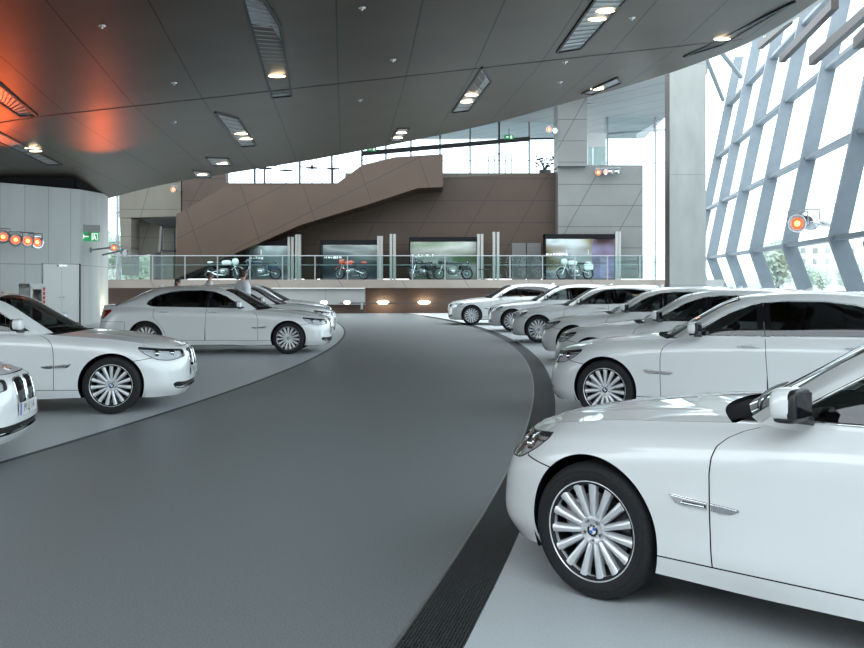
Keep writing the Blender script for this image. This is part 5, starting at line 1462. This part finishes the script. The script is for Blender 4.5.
M['trousers'] = mat('dark_trousers', (.03, .03, .035), .7)
M['shoe'] = mat('black_shoe', (.012, .012, .012), .3)
def person(x, y, rz, h, label, lean=.0, top='shirt', hairlen=0.):
    """faces +x; standing, head bent a little forward"""
    s = h / 1.78; root = empty('person', (x, y, 0), rz, label, 'person', None)
    S = lambda ch: [(a * s + max(0, c - .95) * lean, b_ * s, c * s, (tuple(q * s for q in r) if isinstance(r, tuple) else r * s)) for a, b_, c, r in ch]
    hipc = (0, 0, .96, (.15, .115)); ch = [S([hipc, (0, 0, 1.12, (.145, .10)), (0, 0, 1.30, (.165, .115)), (-.005, 0, 1.44, (.13, .095)), (0, 0, 1.53, .055), (.015, 0, 1.58, .055), (.02, 0, 1.66, (.078, .092)), (.022, 0, 1.735, (.062, .075))])]
    for g in (1, -1):
        ch.append(S([hipc, (0, g*.09, .88, .088), (.01, g*.10, .50, .058), (-.01, g*.10, .30, .052), (-.02, g*.10, .09, .036), (.03, g*.105, .045, .036), (.14, g*.115, .03, .028)]))
        hd = (.17, g*.25, .93, .022)
        ch.append(S([(-.005, 0, 1.44, (.13, .095)), (0, g*.17, 1.42, .050), (-.01, g*.23, 1.15, .037), (.10, g*.25, .98, .029), hd, (.215, g*.25, .885, .018)]))
        for k, (dy, ln) in enumerate(((-.027,.065),(-.009,.075),(.009,.07),(.026,.055))):
            ch.append(S([(.215, g*.25, .885, .018), (.235, g*.25 + dy, .865, .0085), (.25, g*.25 + dy, .865 - ln * .55, .008), (.245, g*.25 + dy, .865 - ln, .006)]))
        ch.append(S([hd, (.20, g*.25 - g*.035, .90, .010), (.222, g*.25 - g*.05, .872, .008)]))
    body = skin_mesh('body', ch, M['skin'], root)
    lx = max(0, 1.66 * s - .95) * lean
    f = MB(); hx = .02 * s + lx; hz = 1.66 * s
    f.sq((hx + .086 * s, 0, hz - .01), (.022, .014, .024), M['skin'], 1, 1, 10, 8)
    for g in (1, -1):
        f.sq((hx + .072 * s, g * .032, hz + .012), (.010, .014, .008), M['white'], 1, 1, 10, 6); f.sq((hx + .080 * s, g * .032, hz + .012), (.005, .006, .006), M['black'], 1, 1, 8, 6)
        f.sq((hx - .005, g * .083 * s, hz), (.016, .010, .030), M['skin'], 1, 1, 10, 8)
    f.sq((hx + .076 * s, 0, hz - .048), (.010, .024, .006), mat('lips', (.42, .18, .16), .5), 1, 1, 10, 6)
    f.build('face', root)
    hr = MB(); hr.sq((hx - .014, 0, hz + .038), (.094 * s, .090 * s, .086 * s), M['hair'], .9, .9, 22, 14); hr.sq((hx - .045, 0, hz - .02 - hairlen * .5), (.062 * s, .080 * s, .07 + hairlen), M['hair'], .9, .9, 18, 10)
    hr.build('hair', root)
    sh = [S([(0, 0, .90, (.165, .130)), (0, 0, 1.12, (.160, .118)), (0, 0, 1.30, (.178, .130)), (-.005, 0, 1.44, (.142, .108)), (0, 0, 1.515, .066)])]
    for g in (1, -1): sh.append(S([(-.005, 0, 1.44, (.142, .108)), (0, g*.18, 1.425, .092), (-.012, g*.24, 1.15, .076), (.088, g*.252, .99, .062)]))
    skin_mesh('shirt', sh, M[top], root)
    tr = [S([(0, 0, .97, (.150, .120)), (0, g*.09, .86, .105), (.01, g*.10, .50, .076), (-.01, g*.10, .25, .068), (-.02, g*.10, .075, .066)]) for g in (1, -1)]
    tr = [[tr[0][0]] + tr[0][1:], [tr[0][0]] + tr[1][1:]]
    skin_mesh('trousers', tr, M['trousers'], root)
    for g in (1, -1):
        b = MB(); b.sq((.055 * s, g * .108 * s, .045), (.14, .052, .045), M['shoe'], .7, .7, 18, 8); b.build('shoe', root)
person(-4.64, 15.85, .8, 1.87, 'dark-haired person in a white shirt seen from behind, standing between the two left cars', .05)
person(-7.6, 19.4, -.2, 1.64, 'brown-haired person whose head alone shows above the roof of the white car on the left', .0, hairlen=.06)
person(-6.68, 19.42, .5, 1.84, 'person in a pale shirt, middle of the three heads behind the left car', .04)
# ------------------------------------------------------------------ the cars
MB.KY = 1.
car0 = make_car(); used = False
def place_car(wx, wy, ang, right, label, group, steer=0., plate=False, nose=False):
    """wheel = outer face of the front wheel nearest the viewer; ang turns the car"""
    global used
    o = car0 if not used else copy_tree(car0); used = True
    a = math.radians(ang)
    if right: rz = -a; off = Vector((math.sin(a), math.cos(a), 0)) * .925
    else: rz = PI - a; off = Vector((math.sin(a), math.cos(a), 0)) * .925
    wy *= KY; p = Vector((wx, wy, 0)) + off
    if nose: p = Vector((wx, wy, 0)) - Vector((math.cos(a), -math.sin(a), 0)) * .84
    o.location = p; o.rotation_euler = (0, 0, rz); tag(o, label, 'car', group)
    for ch in o.children:
        if ch.name.startswith('tyre') and abs(ch.location.x) < .1: ch.rotation_euler.z += steer
    return o
RG, LG = 'white saloons parked along the right of the lane', 'white saloons parked along the left of the lane'
RC = [(.79, 3.25, 42.5, 'nearest white saloon, its front wheel large in the foreground on the right', 0),
      (1.965, 7.42, 29, 'white saloon in the right row, directly behind the nearest one', 0),
      (2.45, 9.95, 32, 'third white saloon of the right row counted from the foreground', 0),
      (2.76, 12.7, 27, 'fourth white saloon of the right row, its front wheel hidden behind the third', 0),
      (2.70, 16.5, 17, 'fifth white saloon of the right row, front wheel in view below its wing', 0),
      (2.47, 20.0, 11, 'second farthest white saloon of the right row', 0),
      (1.41, 23.1, 1, 'farthest white saloon of the right row, nose nearest the oval wall lamps', 0)]
LC = [(-3.68, 5.9, -8, 'white saloon cut off by the left edge, only its grille and number plate showing', 0, True),
      (-3.82, 7.73, -7, 'white saloon in front on the left, seen from its wing mirror to its nose', 0, False),
      (-3.10, 14.0, 0, 'white saloon seen in full side view on the left with red tail light', 0, False),
      (-3.42, 17.15, -4, 'white saloon just behind the one in full side view', 0, False),
      (-3.95, 20.3, -8, 'farthest white saloon of the left row, only windscreen and bonnet showing', 0, False)]
first_left = None
for x, y, a, lab, st in RC: place_car(x, y, a, True, lab, RG, st)
for x, y, a, lab, st, ns in LC:
    o = place_car(x, y, a, False, lab, LG, st, nose=ns)
    if first_left is None:
        first_left = o; number_plate(o); pl = [c for c in o.children if c.name.startswith('number_plate')][0]
    else: c = pl.copy(); COL.objects.link(c); c.parent = o

# ------------------------------------------------------------------ daylight and lamps
w = bpy.data.worlds.new('overcast_sky'); scn.world = w; w.use_nodes = True
t = w.node_tree; bg = t.nodes['Background']
tc = t.nodes.new('ShaderNodeTexCoord'); sx = t.nodes.new('ShaderNodeSeparateXYZ'); rp = t.nodes.new('ShaderNodeValToRGB')
t.links.new(tc.outputs['Generated'], sx.inputs[0]); t.links.new(sx.outputs['Z'], rp.inputs[0])
e = rp.color_ramp.elements; e[0].position = 0; e[0].color = (.86, .94, 1, 1); e[1].position = .7; e[1].color = (.80, .92, 1, 1)
t.links.new(rp.outputs[0], bg.inputs[0]); bg.inputs[1].default_value = 4.2
def spotlight(name, loc, aim, col, en, size, blend=.6):
    loc, aim = DP(loc), DP(aim)
    li = bpy.data.lights.new(name, 'SPOT'); li.color = col; li.energy = en; li.spot_size = size; li.spot_blend = blend; li.shadow_soft_size = .1
    o = bpy.data.objects.new(name, li); COL.objects.link(o); o.location = loc; o.rotation_euler = (Vector(aim) - Vector(loc)).to_track_quat('-Z', 'Y').to_euler(); return o
RED = (1, .14, .025)
spotlight('red_spotlight_beam', at(4, 236, 18.7), on_soffit(6, 138), RED, 700, .5)
spotlight('red_spotlight_beam', at(16, 238, 19.0), on_soffit(40, 60), RED, 260, .5)
spotlight('red_spotlight_beam', at(114, 245, 22.7), on_soffit(112, 135), RED, 200, .45)
spotlight('red_spotlight_beam', at(598, 173, 34.6), (8, 30, 6), RED, 60, .9)
# floor washer at the foot of the pale wall end
p = on_line(WB, WC, 104); li = bpy.data.lights.new('wall_washer', 'AREA'); li.color = (1, .9, .6); li.energy = 40; li.size = .5
o = bpy.data.objects.new('wall_washer', li); COL.objects.link(o); o.location = (p.x + .35, p.y * KY - .3, .12); o.rotation_euler = (PI - .35, 0, 0)
for px, D in ((383, 31.2), (424, 31.2)):
    li = bpy.data.lights.new('wall_lamp_light', 'AREA'); li.color = (1, .84, .58); li.energy = 14; li.shape = 'RECTANGLE'; li.size = .6; li.size_y = .12
    o = bpy.data.objects.new('wall_lamp_light', li); COL.objects.link(o); o.location = (X_(px, D), D * KY - .15, Z_(302, D)); o.rotation_euler = (PI / 2 - .35, 0, 0)

# ------------------------------------------------------------------ camera
c = bpy.data.cameras.new('camera'); co = bpy.data.objects.new('camera', c); COL.objects.link(co); scn.camera = co
co.location = (0, 0, HC); co.rotation_euler = (PI / 2, 0, 0); c.sensor_width = 36; c.lens = F_ * KY / 864 * 36; c.shift_y = -44 / 864; c.clip_end = 1000; c.clip_start = .05
vs = scn.view_settings; vs.view_transform = 'Standard'; vs.look = 'None'; vs.gamma = 1; vs.use_curve_mapping = False; vs.exposure = .06
